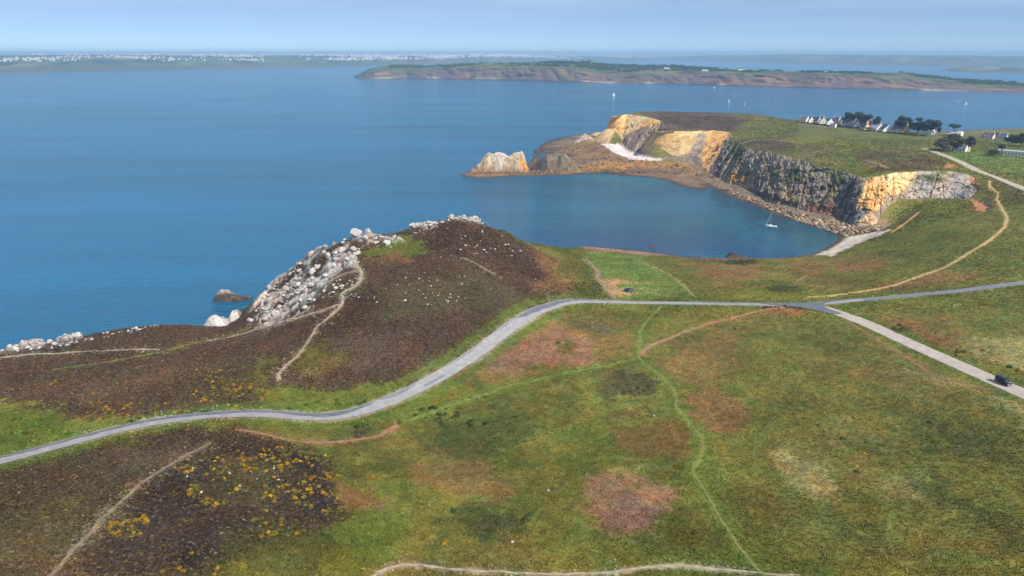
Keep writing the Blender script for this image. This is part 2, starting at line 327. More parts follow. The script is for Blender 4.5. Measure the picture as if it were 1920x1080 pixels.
# ------------------------------------------------------------------ ground cover and rock colours (mostly own colours of heath, bracken, grass, sand, stone)
HEATH = (80, 62, 50); HEATH2 = (90, 70, 56); HEATHG = (76, 70, 46); GRN = (84, 90, 36); GRN2 = (90, 104, 36); FIELD = (92, 120, 50); OLIVE = (110, 108, 50); DKG = (62, 74, 34); BRK = (128, 94, 64); BRK2 = (120, 98, 58)
PALE = (146, 134, 88); PURP = (96, 84, 74); YEL = (112, 110, 36); PINK = (132, 96, 76); SAND = (196, 182, 168); WSAND = (214, 200, 194); RED = (134, 76, 58); GREYR = (158, 150, 142); CREAM = (198, 170, 128); ORG = (200, 154, 96); GREY = (152, 136, 118); DARK = (66, 62, 64); TID = (132, 104, 72)
RUST = (160, 98, 66); TIDO = (168, 122, 60); WHITE = (184, 178, 172)
def el(cx, cy, rx, ry, n=14, a=0):
    return [(cx + rx * math.cos(t) * math.cos(a) - ry * math.sin(t) * math.sin(a), cy + rx * math.cos(t) * math.sin(a) + ry * math.sin(t) * math.cos(a)) for t in [2 * math.pi * k / n for k in range(n)]]
PATCH = [
 # big heath of the left hill
 ([(-200, 600), (0, 640), (280, 590), (380, 600), (470, 550), (600, 450), (680, 420), (860, 390), (930, 415), (1000, 458), (1035, 500), (1050, 545), (1010, 580), (930, 632), (850, 684), (770, 722), (650, 742), (560, 735), (480, 765), (380, 770), (280, 778), (190, 785), (120, 770), (60, 755), (-200, 750)], HEATH, 14, 1),
 ([(0, 680), (200, 670), (400, 650), (500, 660), (440, 700), (250, 740), (60, 735)], HEATH2, 40, .8),
 ([(560, 700), (700, 650), (900, 600), (960, 610), (800, 700), (640, 735)], HEATH2, 40, .55),
 ([(640, 640), (720, 620), (740, 660), (690, 690), (630, 680)], PURP, 26, .5), ([(690, 540), (880, 520), (960, 570), (850, 600), (720, 600)], HEATHG, 30, .7),
 ([(380, 700), (480, 680), (520, 720), (480, 765), (360, 765)], HEATHG, 26, .7),
 (el(605, 672, 55, 22), (92, 84, 40), 16, .9), (el(570, 665, 34, 12), GRN, 12, .9), (el(615, 690, 40, 16), BRK2, 14, .7),
 ([(520, 722), (640, 738), (760, 735), (700, 765), (620, 780), (520, 776), (480, 772), (490, 740)], GRN2, 14, .9), (el(505, 690, 20, 30), GRN, 14, .8),
 (el(755, 462, 44, 26, a=.25), (84, 98, 36), 12, .9), (el(710, 470, 34, 14), GRN2, 10, .8), (el(735, 490, 50, 9), (112, 84, 54), 8, .8), (el(665, 462, 22, 6), GRN, 8, .8),
 (el(660, 540, 30, 12), (84, 86, 42), 10, .8),
 ([(980, 462), (1020, 470), (1050, 500), (1075, 545), (1060, 560), (1020, 540), (1005, 505)], BRK, 10, .9), (el(1060, 520, 34, 12), (116, 98, 52), 10, .9), (el(1030, 535, 40, 10), BRK, 8, .8), (el(1070, 495, 26, 20), GRN, 12, .8),
 ([(1050, 462), (1110, 470), (1105, 490), (1125, 525), (1140, 558), (1080, 555), (1080, 510)], GRN, 10, .85), (el(1090, 545, 40, 12), DKG, 8, .7),
 ([(930, 425), (960, 440), (1080, 464), (1060, 470), (960, 452)], GRN, 4, .8),
 # car park meadow
 ([(1100, 474), (1205, 476), (1310, 556), (1300, 560), (1160, 561), (1118, 512), (1094, 485)], FIELD, 4, 1), ([(1130, 520), (1260, 522), (1285, 540), (1170, 540)], (84, 112, 40), 8, .6), ([(1104, 480), (1190, 482), (1210, 500), (1115, 500)], (84, 108, 40), 8, .5),
 ([(1145, 552), (1122, 522), (1150, 526), (1180, 529), (1210, 531), (1160, 534), (1158, 541), (1180, 541), (1165, 549), (1200, 550), (1170, 556)], (170, 132, 100), 3, .85),
 ([(1150, 530), (1270, 532), (1270, 533), (1150, 532)], (150, 132, 84), 1.6, .7), ([(1155, 540.5), (1190, 541), (1290, 543), (1290, 544), (1155, 543)], (150, 132, 84), 1.5, .7), ([(1165, 549.5), (1240, 551), (1240, 552), (1165, 552)], (160, 140, 100), 1.5, .7), ([(1125, 519), (1260, 520), (1260, 521), (1125, 520)], (118, 124, 60), 1.5, .6), ([(1110, 505), (1230, 506), (1230, 507), (1110, 506)], (112, 122, 56), 1.5, .5),
 ([(1205, 478), (1250, 482), (1300, 500), (1330, 560), (1310, 556)], (98, 96, 46), 10, .9), ([(1285, 495), (1400, 498), (1460, 515), (1400, 545), (1340, 535)], BRK2, 16, .95), ([(1320, 505), (1390, 500), (1420, 515), (1350, 525)], BRK, 12, .7), ([(1320, 545), (1560, 545), (1560, 562), (1320, 562)], (104, 112, 38), 8, .9),
 ([(1470, 492), (1540, 485), (1560, 500), (1540, 520), (1490, 515)], BRK, 12, .7), ([(1565, 485), (1680, 482), (1670, 500), (1580, 510)], BRK, 9, .85), (el(1466, 543, 34, 8), (74, 80, 40), 5, .9), ([(1440, 520), (1620, 515), (1600, 545), (1520, 545)], BRK2, 14, .5), ([(1735, 510), (1850, 512), (1830, 528), (1720, 535), (1640, 547)], BRK, 9, .75),
 ([(1560, 478), (1700, 440), (1850, 440), (1900, 400), (1990, 400), (1990, 500), (1840, 520), (1760, 500), (1700, 490)], (84, 96, 38), 20, .8), ([(1640, 470), (1720, 410), (1830, 420), (1800, 450), (1700, 465)], GRN2, 16, .8), ([(1700, 375), (1790, 380), (1800, 400), (1720, 395)], GRN2, 8, .8), (el(1390, 492, 36, 5), (54, 62, 36), 4, .9),
 # middle ground below the road
 ([(860, 700), (960, 640), (1060, 590), (1130, 600), (1190, 640), (1190, 670), (1100, 690), (980, 715), (880, 740)], BRK2, 20, .8), ([(960, 650), (1050, 615), (1110, 640), (1090, 680), (980, 705), (920, 715)], PINK, 20, .9), (el(1052, 650, 22, 14), GRN, 8, .9),
 ([(1070, 575), (1140, 570), (1150, 605), (1110, 620), (1060, 600)], GRN, 16, .9), (el(1130, 615, 26, 14), PURP, 12, .6), (el(1160, 600, 40, 20), (104, 92, 48), 16, .7),
 ([(1220, 580), (1420, 580), (1330, 605), (1215, 645)], (112, 104, 46), 14, .8), ([(1380, 575), (1520, 578), (1500, 600), (1440, 600)], (118, 90, 56), 10, .6), (el(1480, 588, 44, 7), RED, 5, .85), ([(1230, 640), (1400, 610), (1420, 680), (1340, 740), (1280, 740), (1230, 700)], BRK2, 24, .75), ([(1270, 750), (1370, 740), (1390, 790), (1330, 830), (1290, 790)], BRK, 18, .7),
 ([(1100, 700), (1210, 690), (1250, 720), (1230, 760), (1130, 760)], (68, 70, 40), 14, .8), ([(1130, 770), (1280, 780), (1290, 860), (1180, 870), (1130, 830)], (100, 78, 44), 14, .8), ([(1105, 690), (1130, 690), (1130, 870), (1115, 870)], GRN2, 8, .6), ([(1120, 790), (1260, 770), (1260, 785), (1120, 805)], GRN2, 7, .7), (el(1135, 695, 20, 9), PINK, 9, .5),
 ([(760, 790), (980, 722), (1195, 676), (1195, 684), (1000, 735), (770, 812)], GRN, 6, .9), ([(800, 790), (960, 750), (1020, 800), (900, 900), (820, 880)], (64, 78, 34), 24, .8), ([(640, 800), (740, 800), (720, 860), (640, 850)], (90, 88, 42), 18, .8),
 ([(760, 870), (900, 850), (980, 900), (960, 950), (840, 930)], (118, 96, 62), 22, .75), ([(640, 900), (740, 930), (760, 970), (700, 985), (650, 960)], (124, 92, 62), 16, .8), ([(600, 975), (760, 960), (800, 1000), (700, 1080), (560, 1060)], (82, 96, 30), 26, .85), ([(820, 960), (980, 960), (1020, 1010), (900, 1020)], (58, 72, 36), 20, .8),
 ([(1090, 900), (1160, 880), (1260, 920), (1260, 970), (1170, 1010), (1110, 970)], (142, 110, 86), 18, .85), ([(1150, 930), (1260, 960), (1200, 1000), (1130, 980)], (132, 98, 86), 14, .6), ([(1140, 875), (1290, 880), (1290, 890), (1140, 895)], (112, 118, 52), 8, .7),
 # right-hand pasture
 ([(1400, 620), (1560, 590), (1640, 650), (1740, 700), (1860, 760), (1920, 860), (1760, 900), (1560, 860), (1440, 800)], (92, 98, 40), 30, .8), ([(1520, 690), (1640, 680), (1700, 720), (1600, 740)], (106, 98, 50), 20, .6), ([(1600, 700), (1720, 690), (1760, 730), (1660, 740)], BRK2, 16, .45), ([(1440, 810), (1560, 830), (1640, 880), (1580, 950), (1480, 900), (1430, 850)], (112, 104, 58), 24, .7), ([(1460, 850), (1530, 870), (1590, 930), (1540, 945), (1470, 900)], PALE, 16, .75), ([(1640, 880), (1730, 880), (1730, 930), (1660, 920)], PALE, 16, .55), ([(1540, 790), (1640, 800), (1680, 850), (1590, 850)], (112, 108, 64), 20, .5),
 ([(1700, 780), (1900, 770), (1990, 850), (1860, 870), (1720, 840)], (74, 86, 36), 26, .8), ([(1700, 950), (1860, 960), (1920, 1060), (1740, 1040)], (102, 92, 48), 30, .6), ([(1400, 900), (1520, 960), (1640, 980), (1540, 1060), (1360, 1000)], (84, 90, 38), 30, .7),
 ([(1600, 580), (1760, 590), (1820, 640), (1760, 650), (1680, 620)], (122, 90, 56), 16, .8), ([(1800, 640), (1920, 620), (1990, 680), (1900, 690)], PALE, 14, .7), ([(1840, 740), (1990, 770), (1990, 830), (1900, 780)], PALE, 12, .8), ([(1600, 570), (1990, 540), (1990, 640), (1840, 630), (1700, 590)], (84, 94, 38), 16, .6), ([(1560, 572), (1640, 600), (1740, 640), (1720, 645), (1600, 605)], (70, 104, 34), 8, .8), (el(1690, 620, 24, 8), DKG, 6, .8), ([(1690, 690), (1800, 715), (1860, 728), (1800, 730), (1700, 705)], PALE, 8, .5),
 # foreground heath and mound
 ([(-300, 900), (0, 876), (200, 825), (420, 792), (480, 805), (600, 840), (650, 900), (648, 970), (560, 1000), (480, 1030), (420, 1090), (-300, 1200)], (76, 62, 46), 16, 1), ([(0, 960), (160, 930), (200, 960), (100, 1060), (-100, 1080)], (84, 76, 46), 34, .7), ([(220, 840), (360, 830), (300, 880), (200, 900)], (90, 78, 66), 26, .6),
 ([(400, 828), (560, 838), (640, 900), (640, 970), (470, 1010), (380, 1080), (150, 1080), (230, 960), (300, 890)], (60, 50, 44), 14, .95), ([(420, 860), (540, 880), (500, 950), (360, 930)], (78, 70, 44), 24, .7), ([(430, 1000), (560, 980), (640, 1000), (600, 1080), (400, 1080)], (72, 78, 36), 26, .7), 
 ([(-200, 770), (90, 765), (150, 800), (185, 808), (0, 862), (-200, 900)], (78, 98, 32), 14, .95), ([(470, 790), (600, 798), (740, 790), (720, 812), (640, 822), (560, 815), (470, 803)], GRN, 7, .9), 
 # headland plateau
 ([(1150, 195), (1400, 195), (1410, 225), (1380, 246), (1230, 248), (1200, 214)], (82, 68, 58), 6, 1), ([(1350, 205), (1520, 215), (1500, 235), (1380, 225)], (92, 88, 50), 8, .8), ([(1380, 262), (1460, 258), (1500, 275), (1440, 285)], (84, 70, 58), 8, .9), ([(1380, 240), (1500, 225), (1740, 262), (1700, 285), (1560, 262), (1400, 255)], (86, 98, 44), 8, .85), ([(1490, 270), (1570, 275), (1600, 300), (1500, 296)], (104, 96, 66), 7, .85), ([(1560, 285), (1640, 278), (1620, 312), (1590, 318)], (80, 104, 40), 7, .8), ([(1600, 280), (1740, 290), (1780, 312), (1660, 322), (1620, 310)], (94, 78, 56), 8, .9), ([(1660, 290), (1720, 292), (1700, 302), (1650, 300)], (82, 98, 44), 5, .7), (el(1780, 312, 10, 4), (180, 122, 78), 2, .9),
 ([(1750, 288), (1790, 282), (1990, 290), (1990, 330), (1900, 325), (1810, 305)], FIELD, 5, .95), ([(1830, 262), (1990, 262), (1990, 290), (1850, 286)], (82, 100, 44), 6, .8), ([(1500, 228), (1760, 250), (1990, 265), (1990, 280), (1740, 262)], (84, 98, 46), 5, .7), ([(1820, 318), (1990, 360), (1990, 420), (1900, 400), (1850, 340)], (94, 88, 50), 10, .7), ([(1825, 380), (1862, 380), (1862, 398), (1826, 392)], (92, 78, 72), 5, .9), ([(1820, 372), (1850, 385), (1850, 398), (1830, 392)], (196, 132, 92), 3, .85),
 ([(1095, 278), (1112, 250), (1148, 210), (1168, 215), (1140, 272)], (190, 160, 118), 4, 1), ([(1188, 292), (1205, 262), (1236, 226), (1250, 236), (1236, 250), (1218, 298)], (126, 110, 98), 4, .9),
 # shores
 ([(1530, 478), (1560, 462), (1582, 444), (1640, 433), (1672, 430), (1650, 442), (1600, 460), (1562, 482)], SAND, 2.2, 1), ([(1090, 458), (1240, 474), (1250, 480), (1180, 477), (1095, 466)], (158, 130, 110), 2, .8),
 ([(880, 330), (880, 318), (980, 318), (1010, 285), (1060, 278), (1110, 262), (1130, 268), (1200, 292), (1320, 315), (1345, 340), (1330, 340), (1260, 328), (1000, 330)], TID, 3, 1), ([(1060, 300), (1130, 296), (1160, 305), (1080, 312)], (104, 92, 88), 4, .7), ([(1130, 302), (1330, 306), (1300, 316), (1200, 318), (1040, 322)], TIDO, 4, .6), ([(1180, 312), (1280, 314), (1300, 328), (1190, 320)], (110, 94, 88), 3, .7),
 ([(1127, 270), (1160, 270), (1178, 281), (1210, 293), (1248, 299), (1222, 302), (1180, 299), (1155, 288)], WSAND, 1.6, 1),
 ([(1340, 345), (1400, 370), (1460, 392), (1540, 412), (1600, 425), (1660, 432), (1580, 444), (1540, 430), (1440, 392), (1345, 352)], (148, 122, 96), 3, 1), ([(1500, 420), (1590, 432), (1640, 430), (1585, 444)], (112, 104, 66), 3, .7),
]
# cliff colours
CPATCH = [
 ([(1100, 200), (1990, 200), (1990, 460), (1100, 460)], GREY, 3, 1),
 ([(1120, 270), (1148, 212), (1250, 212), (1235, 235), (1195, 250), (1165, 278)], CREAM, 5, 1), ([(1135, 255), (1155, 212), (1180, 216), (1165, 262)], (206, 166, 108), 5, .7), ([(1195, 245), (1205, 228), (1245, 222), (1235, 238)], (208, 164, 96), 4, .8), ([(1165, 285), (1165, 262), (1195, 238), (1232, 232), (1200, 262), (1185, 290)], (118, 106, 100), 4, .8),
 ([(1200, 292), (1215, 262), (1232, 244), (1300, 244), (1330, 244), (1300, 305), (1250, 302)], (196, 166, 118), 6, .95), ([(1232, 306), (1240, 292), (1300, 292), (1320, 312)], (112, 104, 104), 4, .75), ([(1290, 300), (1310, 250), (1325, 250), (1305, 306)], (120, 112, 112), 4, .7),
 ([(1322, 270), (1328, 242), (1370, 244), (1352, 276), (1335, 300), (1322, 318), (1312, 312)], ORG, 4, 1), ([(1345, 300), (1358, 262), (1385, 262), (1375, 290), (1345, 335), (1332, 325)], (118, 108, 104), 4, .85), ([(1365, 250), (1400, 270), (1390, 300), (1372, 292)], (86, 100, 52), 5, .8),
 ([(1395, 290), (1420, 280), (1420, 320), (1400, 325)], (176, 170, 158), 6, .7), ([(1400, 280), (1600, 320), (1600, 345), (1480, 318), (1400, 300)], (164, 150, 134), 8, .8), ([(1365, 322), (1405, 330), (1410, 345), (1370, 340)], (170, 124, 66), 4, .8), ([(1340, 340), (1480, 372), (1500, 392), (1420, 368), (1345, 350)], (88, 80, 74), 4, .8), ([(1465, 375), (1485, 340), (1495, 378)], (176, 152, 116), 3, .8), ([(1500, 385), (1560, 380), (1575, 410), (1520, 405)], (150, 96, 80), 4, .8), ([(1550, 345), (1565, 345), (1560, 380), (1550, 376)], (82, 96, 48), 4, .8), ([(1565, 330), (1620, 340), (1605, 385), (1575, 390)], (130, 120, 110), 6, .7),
 ([(1575, 390), (1625, 385), (1625, 412), (1575, 420)], (120, 116, 122), 5, .85), ([(1610, 385), (1625, 340), (1660, 330), (1665, 360), (1650, 395)], (212, 172, 112), 5, 1), ([(1618, 380), (1630, 350), (1650, 350), (1640, 395)], (200, 154, 96), 4, .6), ([(1660, 362), (1665, 322), (1720, 318), (1700, 362)], (222, 190, 140), 6, .95), ([(1690, 370), (1720, 320), (1835, 325), (1820, 375)], (166, 152, 138), 7, .95), ([(1795, 375), (1805, 345), (1820, 345), (1812, 380)], (104, 102, 108), 4, .7), ([(1818, 330), (1840, 330), (1838, 352), (1820, 345)], (180, 126, 92), 4, .8), ([(1590, 425), (1640, 395), (1660, 420), (1640, 432)], (200, 168, 130), 4, .9),  # dark grey at the quarry's right end paints in shade on its left-facing rock
]
CP0 = CPATCH
def paint(X, Y, Z, base, patches):
    u, v = proj(X, Y, Z); pxm = FPX / np.maximum(Y, 50)
    w1 = fbm(X / 9, Y / 9, 4, 51); w2 = fbm(X / 9, Y / 9, 4, 77)
    am = np.clip(7 * pxm, 3, 34)
    w1 = w1 + .9 * fbm(X / 28, Y / 28, 3, 52); w2 = w2 + .9 * fbm(X / 28, Y / 28, 3, 78); uw = w1 * am * 1.7; vw = w2 * am * .9
    col = base.copy(); fine = fbm(X / 2.6, Y / 2.6, 4, 90) + .4 * fbm(X / 14, Y / 14, 2, 93)
    for poly, rgb, fe, st in patches:
        if rgb[1] > rgb[0] * 1.02 and rgb[2] < 60: rgb = (rgb[0] * .93 + rgb[1] * .12, rgb[1] * .97, rgb[2] * 1.12)
        xs = [p[0] for p in poly]; ys = [p[1] for p in poly]; wf = min(1.15, fe / 12.0); uu = u + uw * wf; vv = v + vw * wf
        k = np.where((uu > min(xs) - fe) & (uu < max(xs) + fe) & (vv > min(ys) - fe) & (vv < max(ys) + fe))[0]
        if not len(k): continue
        sd_ = sdf_poly(uu[k], vv[k] , poly) / fe + fine[k] * 2.6
        wt = (sstep(-.55, .55, sd_) * st)[:, None]
        col[k] = col[k] * (1 - wt) + lin(*rgb) * wt
    return col, u, v
PATHS = [('coast_path', [(-20, 674), (0, 672), (60, 665), (150, 660), (220, 657), (295, 656)], 1.1, (160, 146, 124)), ('cliff_path', [(100, 694), (200, 680), (300, 661), (350, 647), (420, 631), (470, 614)], .6, (116, 118, 60)), ('hill_path', [(390, 640), (480, 617), (520, 607), (560, 598), (610, 582), (638, 573)], 1.1, (160, 146, 124)),
 ('hill_path', [(523, 712), (521, 702), (535, 688), (560, 666), (578, 642), (595, 612), (638, 577), (644, 562), (638, 553), (664, 540), (677, 525), (678, 512), (669, 500), (668, 487), (663, 472)], 1.15, (160, 146, 124)), ('hill_path', [(668, 510), (645, 514), (612, 533), (607, 548)], .7, (160, 146, 124)),
 ('ochre_path', [(450, 808), (480, 812), (540, 826), (600, 832), (660, 829), (710, 820), (748, 797)], 1.5, (140, 106, 78)), ('heath_path', [(90, 1090), (160, 1010), (210, 960), (260, 910), (300, 885), (350, 855), (395, 832)], .9, (134, 116, 92)),
 ('field_path', [(690, 1090), (710, 1075), (740, 1063), (780, 1060), (860, 1068), (940, 1073), (1060, 1077), (1150, 1076), (1200, 1066), (1270, 1062), (1340, 1070), (1420, 1076), (1500, 1079)], .8, (160, 146, 124)),
 ('grass_track', [(1240, 574), (1215, 600), (1200, 622), (1196, 668), (1212, 687), (1245, 710), (1265, 735), (1268, 765), (1290, 790), (1315, 820), (1318, 845), (1297, 885), (1320, 920), (1345, 965), (1380, 1020), (1415, 1065), (1440, 1090)], .85, (116, 118, 60)),
 ('ochre_path', [(1203, 665), (1215, 652), (1260, 633), (1320, 610), (1380, 595), (1430, 582), (1475, 577)], 1.7, (150, 114, 82)), ('grass_path', [(760, 791), (870, 752), (960, 722), (1050, 702), (1120, 690), (1170, 678), (1198, 671)], .5, (116, 118, 60)),
 ('meadow_path', [(1515, 558), (1560, 555), (1640, 543), (1700, 527), (1760, 507), (1800, 485), (1850, 455), (1883, 427), (1888, 410), (1880, 395), (1868, 375), (1872, 362), (1855, 350), (1856, 340)], 1.6, (186, 158, 108)), ('verge_path', [(1570, 592), (1640, 635), (1690, 665), (1730, 690), (1760, 710), (1800, 722), (1865, 732)], .9, (140, 106, 78)),
 ('slope_path', [(870, 486), (900, 500), (930, 517)], .8, (134, 116, 92)), ('car_park_path', [(1096, 486), (1112, 499), (1122, 511), (1118, 521), (1132, 538), (1153, 562)], 2.0, (134, 116, 92)), ('meadow_path', [(1303, 557), (1280, 535), (1255, 515), (1225, 500), (1195, 488)], 1.1, (140, 136, 78)), ('meadow_path', [(1490, 531), (1515, 516)], .8, (134, 116, 92)),
 ('headland_path', [(1392, 270), (1420, 263), (1450, 262), (1500, 268)], 1.0, (160, 146, 124)), ('headland_path', [(1620, 300), (1650, 308), (1668, 316)], 1.0, (160, 146, 124)), ('beach_track', [(1672, 436), (1692, 422), (1722, 399)], 2.2, (206, 150, 98))]
PLINES = []
PATCH += [([(1640, 760), (1700, 770), (1900, 850), (1890, 880), (1760, 830), (1660, 790)], (74, 84, 40), 16, .6), ([(1690, 880), (1780, 900), (1920, 990), (1900, 1010), (1760, 950)], (72, 82, 40), 16, .6), ([(1460, 700), (1600, 740), (1700, 800), (1560, 770)], (108, 112, 46), 24, .5), ([(1480, 930), (1640, 990), (1760, 1060), (1600, 1050)], (78, 84, 40), 24, .5), ([(1320, 900), (1420, 960), (1440, 1040), (1360, 980)], (104, 104, 46), 24, .5), ([(900, 880), (1080, 890), (1080, 960), (960, 950)], (100, 96, 48), 24, .5), ([(680, 850), (780, 860), (760, 900), (690, 900)], (76, 86, 38), 20, .6), ([(60, 700), (300, 690), (420, 720), (200, 745)], (92, 76, 54), 26, .5), ([(760, 620), (880, 600), (860, 650), (780, 680)], (68, 54, 46), 26, .6)]
for nm, px, wd, rgb in PATHS:
    q = np.array([h[:2] for h in (hit(*p) for p in px) if h is not None]); PLINES.append(smooth_line(resample(q, .5), 3))
keep = GZ > -3.2
kf = keep[:-1, :-1] | keep[1:, :-1] | keep[:-1, 1:] | keep[1:, 1:]
F = grid_faces(NR, NC)[kf.ravel()]
used = np.zeros(NR * NC, bool); used[F.ravel()] = True
ids = np.cumsum(used) - 1; F = ids[F]
X, Y, Z = GX.ravel()[used], GY.ravel()[used], GZ.ravel()[used]
m1 = fbm(X / 34, Y / 34, 4, 61); m2 = fbm(X / 8, Y / 8, 4, 64)
base = lin(*OLIVE) + 0 * X[:, None]
wg = sstep(-.10, .16, m1 + m2 * .5)[:, None]; base = base * (1 - wg * .7) + lin(*GRN) * wg * .7
wb = sstep(.06, .22, fbm(X / 26, Y / 26, 4, 70) + m2 * .3)[:, None]; base = base * (1 - wb * .35) + lin(*BRK2) * wb * .35
lowz = ((1 - sstep(1.6, 3.4, Z)) * (Y > 380))[:, None]; base = base * (1 - lowz) + lin(120, 98, 78) * lowz
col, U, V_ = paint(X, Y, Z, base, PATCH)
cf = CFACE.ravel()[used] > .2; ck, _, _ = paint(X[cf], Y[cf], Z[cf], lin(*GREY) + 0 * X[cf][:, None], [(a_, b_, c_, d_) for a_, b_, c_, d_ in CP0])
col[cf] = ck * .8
DF = dist_poly(X, Y, xy(LW['cfoot'])[:19]); tal = (1 - sstep(7, 15, DF)) * (CFACE.ravel()[used] <= 0) * (Y > 430) * (Z < 11) * (1 - sstep(.0, .3, (col.mean(1) - .3))); tal = tal[:, None] * .9; col = col * (1 - tal) + lin(134, 114, 96) * tal
low2 = ((1 - sstep(.5, 1.6, Z)) * (Y > 380) * (V_ < 470))[:, None]; col = col * (1 - low2) + lin(104, 88, 74) * low2
edge_n = fbm(X / 1.3, Y / 1.3, 3, 96) * 1.4 + fbm(X / 6, Y / 6, 2, 97) * 1.2
for (nm, px, wd, rgb), ln in zip(PATHS, PLINES):
    k = np.where((X > ln[:, 0].min() - 4) & (X < ln[:, 0].max() + 4) & (Y > ln[:, 1].min() - 4) & (Y < ln[:, 1].max() + 4))[0]
    dd = dist_poly(X[k], Y[k], [tuple(p) for p in ln[::3]]); gw = 3.2 if nm in ('grass_track', 'grass_path') else 0
    if gw: wt = ((1 - sstep(gw * .5, gw, dd + edge_n[k])) * .6)[:, None]; col[k] = col[k] * (1 - wt) + lin(84, 106, 40) * wt
    wt = ((1 - sstep(wd * .35, wd * .8 + .5, dd + edge_n[k] * .6)) * .75)[:, None]; col[k] = col[k] * (1 - wt) + lin(*rgb) * wt
vk = (1 - sstep(2.3, 4.0, D_road.ravel()[used] + edge_n * .9)) * .7 * (.4 + .6 * sstep(-.1, .1, fbm(X / 14, Y / 14, 2, 98))); col = col * (1 - vk[:, None]) + lin(150, 142, 118) * vk[:, None]
gk = (sstep(2.6, 3.6, D_road.ravel()[used]) * (1 - sstep(5, 8, D_road.ravel()[used] + edge_n)) * .7 * (Y < 330))[:, None]; col = col * (1 - gk) + lin(84, 100, 38) * gk
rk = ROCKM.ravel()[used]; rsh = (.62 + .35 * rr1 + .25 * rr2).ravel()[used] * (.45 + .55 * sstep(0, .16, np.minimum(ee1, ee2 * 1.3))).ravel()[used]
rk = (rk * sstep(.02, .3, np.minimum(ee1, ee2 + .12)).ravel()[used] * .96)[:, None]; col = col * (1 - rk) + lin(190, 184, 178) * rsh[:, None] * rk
mott = np.clip(1 + fbm(X / 1.6, Y / 1.6, 3, 81) * .8 + fbm(X / 13, Y / 13, 4, 83) * .75, .35, 1.8)[:, None]
warm = fbm(X / 4.5, Y / 4.5, 4, 88)[:, None]
col = col * mott * np.concatenate([1 + warm * .55, 1 - warm * .12, 1 - warm * .35], 1)
wet = (1 - sstep(.1, 1.2, Z))[:, None]; col = col * (1 - wet * .5)
HMASK = np.zeros(NR * NC); HMASK[used] = paint(X, Y, Z, 0 * base, [p if p[1] in (HEATH, (76, 62, 46)) else (p[0], (0, 0, 0), p[2], p[3]) for p in PATCH if p[1] in (HEATH, (76, 62, 46)) or p[1][1] > p[1][0]] )[0][:, 0] > .02
HMASK = HMASK.reshape(NR, NC) > .5
TCOL = np.zeros((NR * NC, 3)); TCOL[used] = col; TCOL = TCOL.reshape(NR, NC, 3)
TU = np.zeros(NR * NC); TV = np.zeros(NR * NC); TU[used] = U; TV[used] = V_
ground = link('ground', np_mesh('ground', np.c_[X, Y, Z], F, col), attr_mat('ground_cover', var=.22, scales=(.5, 2.8), bump=.35, bscale=1.1))
tag(ground, kind='structure')

# ------------------------------------------------------------------ roads and paths, laid on the ground
ALLP = []
def drape(name, px, width, m, lift, wob=.15, ac=5, step=1.0, smooth=6, world=None):
    pw = np.array(world) if world is not None else np.array([h[:2] for h in (hit(*p) for p in px) if h is not None])
    l = smooth_line(resample(pw, step), smooth); tgt = np.gradient(l, axis=0); tgt /= np.linalg.norm(tgt, axis=1)[:, None] + 1e-9
    nn = np.c_[-tgt[:, 1], tgt[:, 0]]; s = np.arange(len(l)) * step
    wl = width / 2 * (1 + wob * 2 * fbm(s / 1.6, s * 0, 4, len(ALLP))); wr = width / 2 * (1 + wob * 2 * fbm(s / 1.6, s * 0 + 9, 4, len(ALLP)))
    rows = []
    zc = None
    for k in range(ac):
        q = k / (ac - 1) * 2 - 1; off = np.where(q < 0, q * wl, q * wr)
        x = l[:, 0] + nn[:, 0] * off; y = l[:, 1] + nn[:, 1] * off
        z = np.max([zt(x + a, y + b) for a in (-.3, 0, .3) for b in (-.3, 0, .3)], 0)
        z = smooth_line(z[:, None], 4)[:, 0]; rows.append(np.c_[x, y, z + lift])
    Vv = np.stack(rows, 1).reshape(-1, 3)
    o = link(name, np_mesh(name, Vv, grid_faces(len(l), ac), smooth=True), m); tag(o, kind='structure')
    ALLP.append((l, width)); return o, l
asph = mat('worn_asphalt', (146, 144, 144), .9, .16, .5); asph_d = mat('patched_asphalt', (100, 102, 112), .88, .2, .6); asph_m = mat('grey_asphalt', (118, 119, 126), .88, .16, .6); gravel = mat('gravel_verge', (176, 168, 150), .95, .2, 1.5)
earth = mat('trodden_earth', (134, 116, 92), .95, .28, .8); ochre = mat('ochre_earth', (140, 106, 78), .95, .25, .8); turf = mat('worn_turf', (116, 118, 60), .95, .25, .9); pebble = mat('stony_track', (160, 146, 124), .95, .22, 1.2)
rd, L_main = drape('road_main', road_main, 4.3, asph, .10, .05, 7, world=smooth_line(resample(LW['main'][:, :2], 1.0), 14))
rs, L_south = drape('road_branch', road_south, 6.4, mat('pale_asphalt', (172, 160, 150), .9, .15, .5), .09, .12, 7, world=smooth_line(resample(LW['south'][:, :2], 1.0), 6))
ru, L_up = drape('road_upper', road_upper, 6.5, mat('pale_lane', (170, 158, 140), .9, .12, .4), .12, .08, 5, world=smooth_line(resample(LW['upper'][:, :2], 1.0), 4))
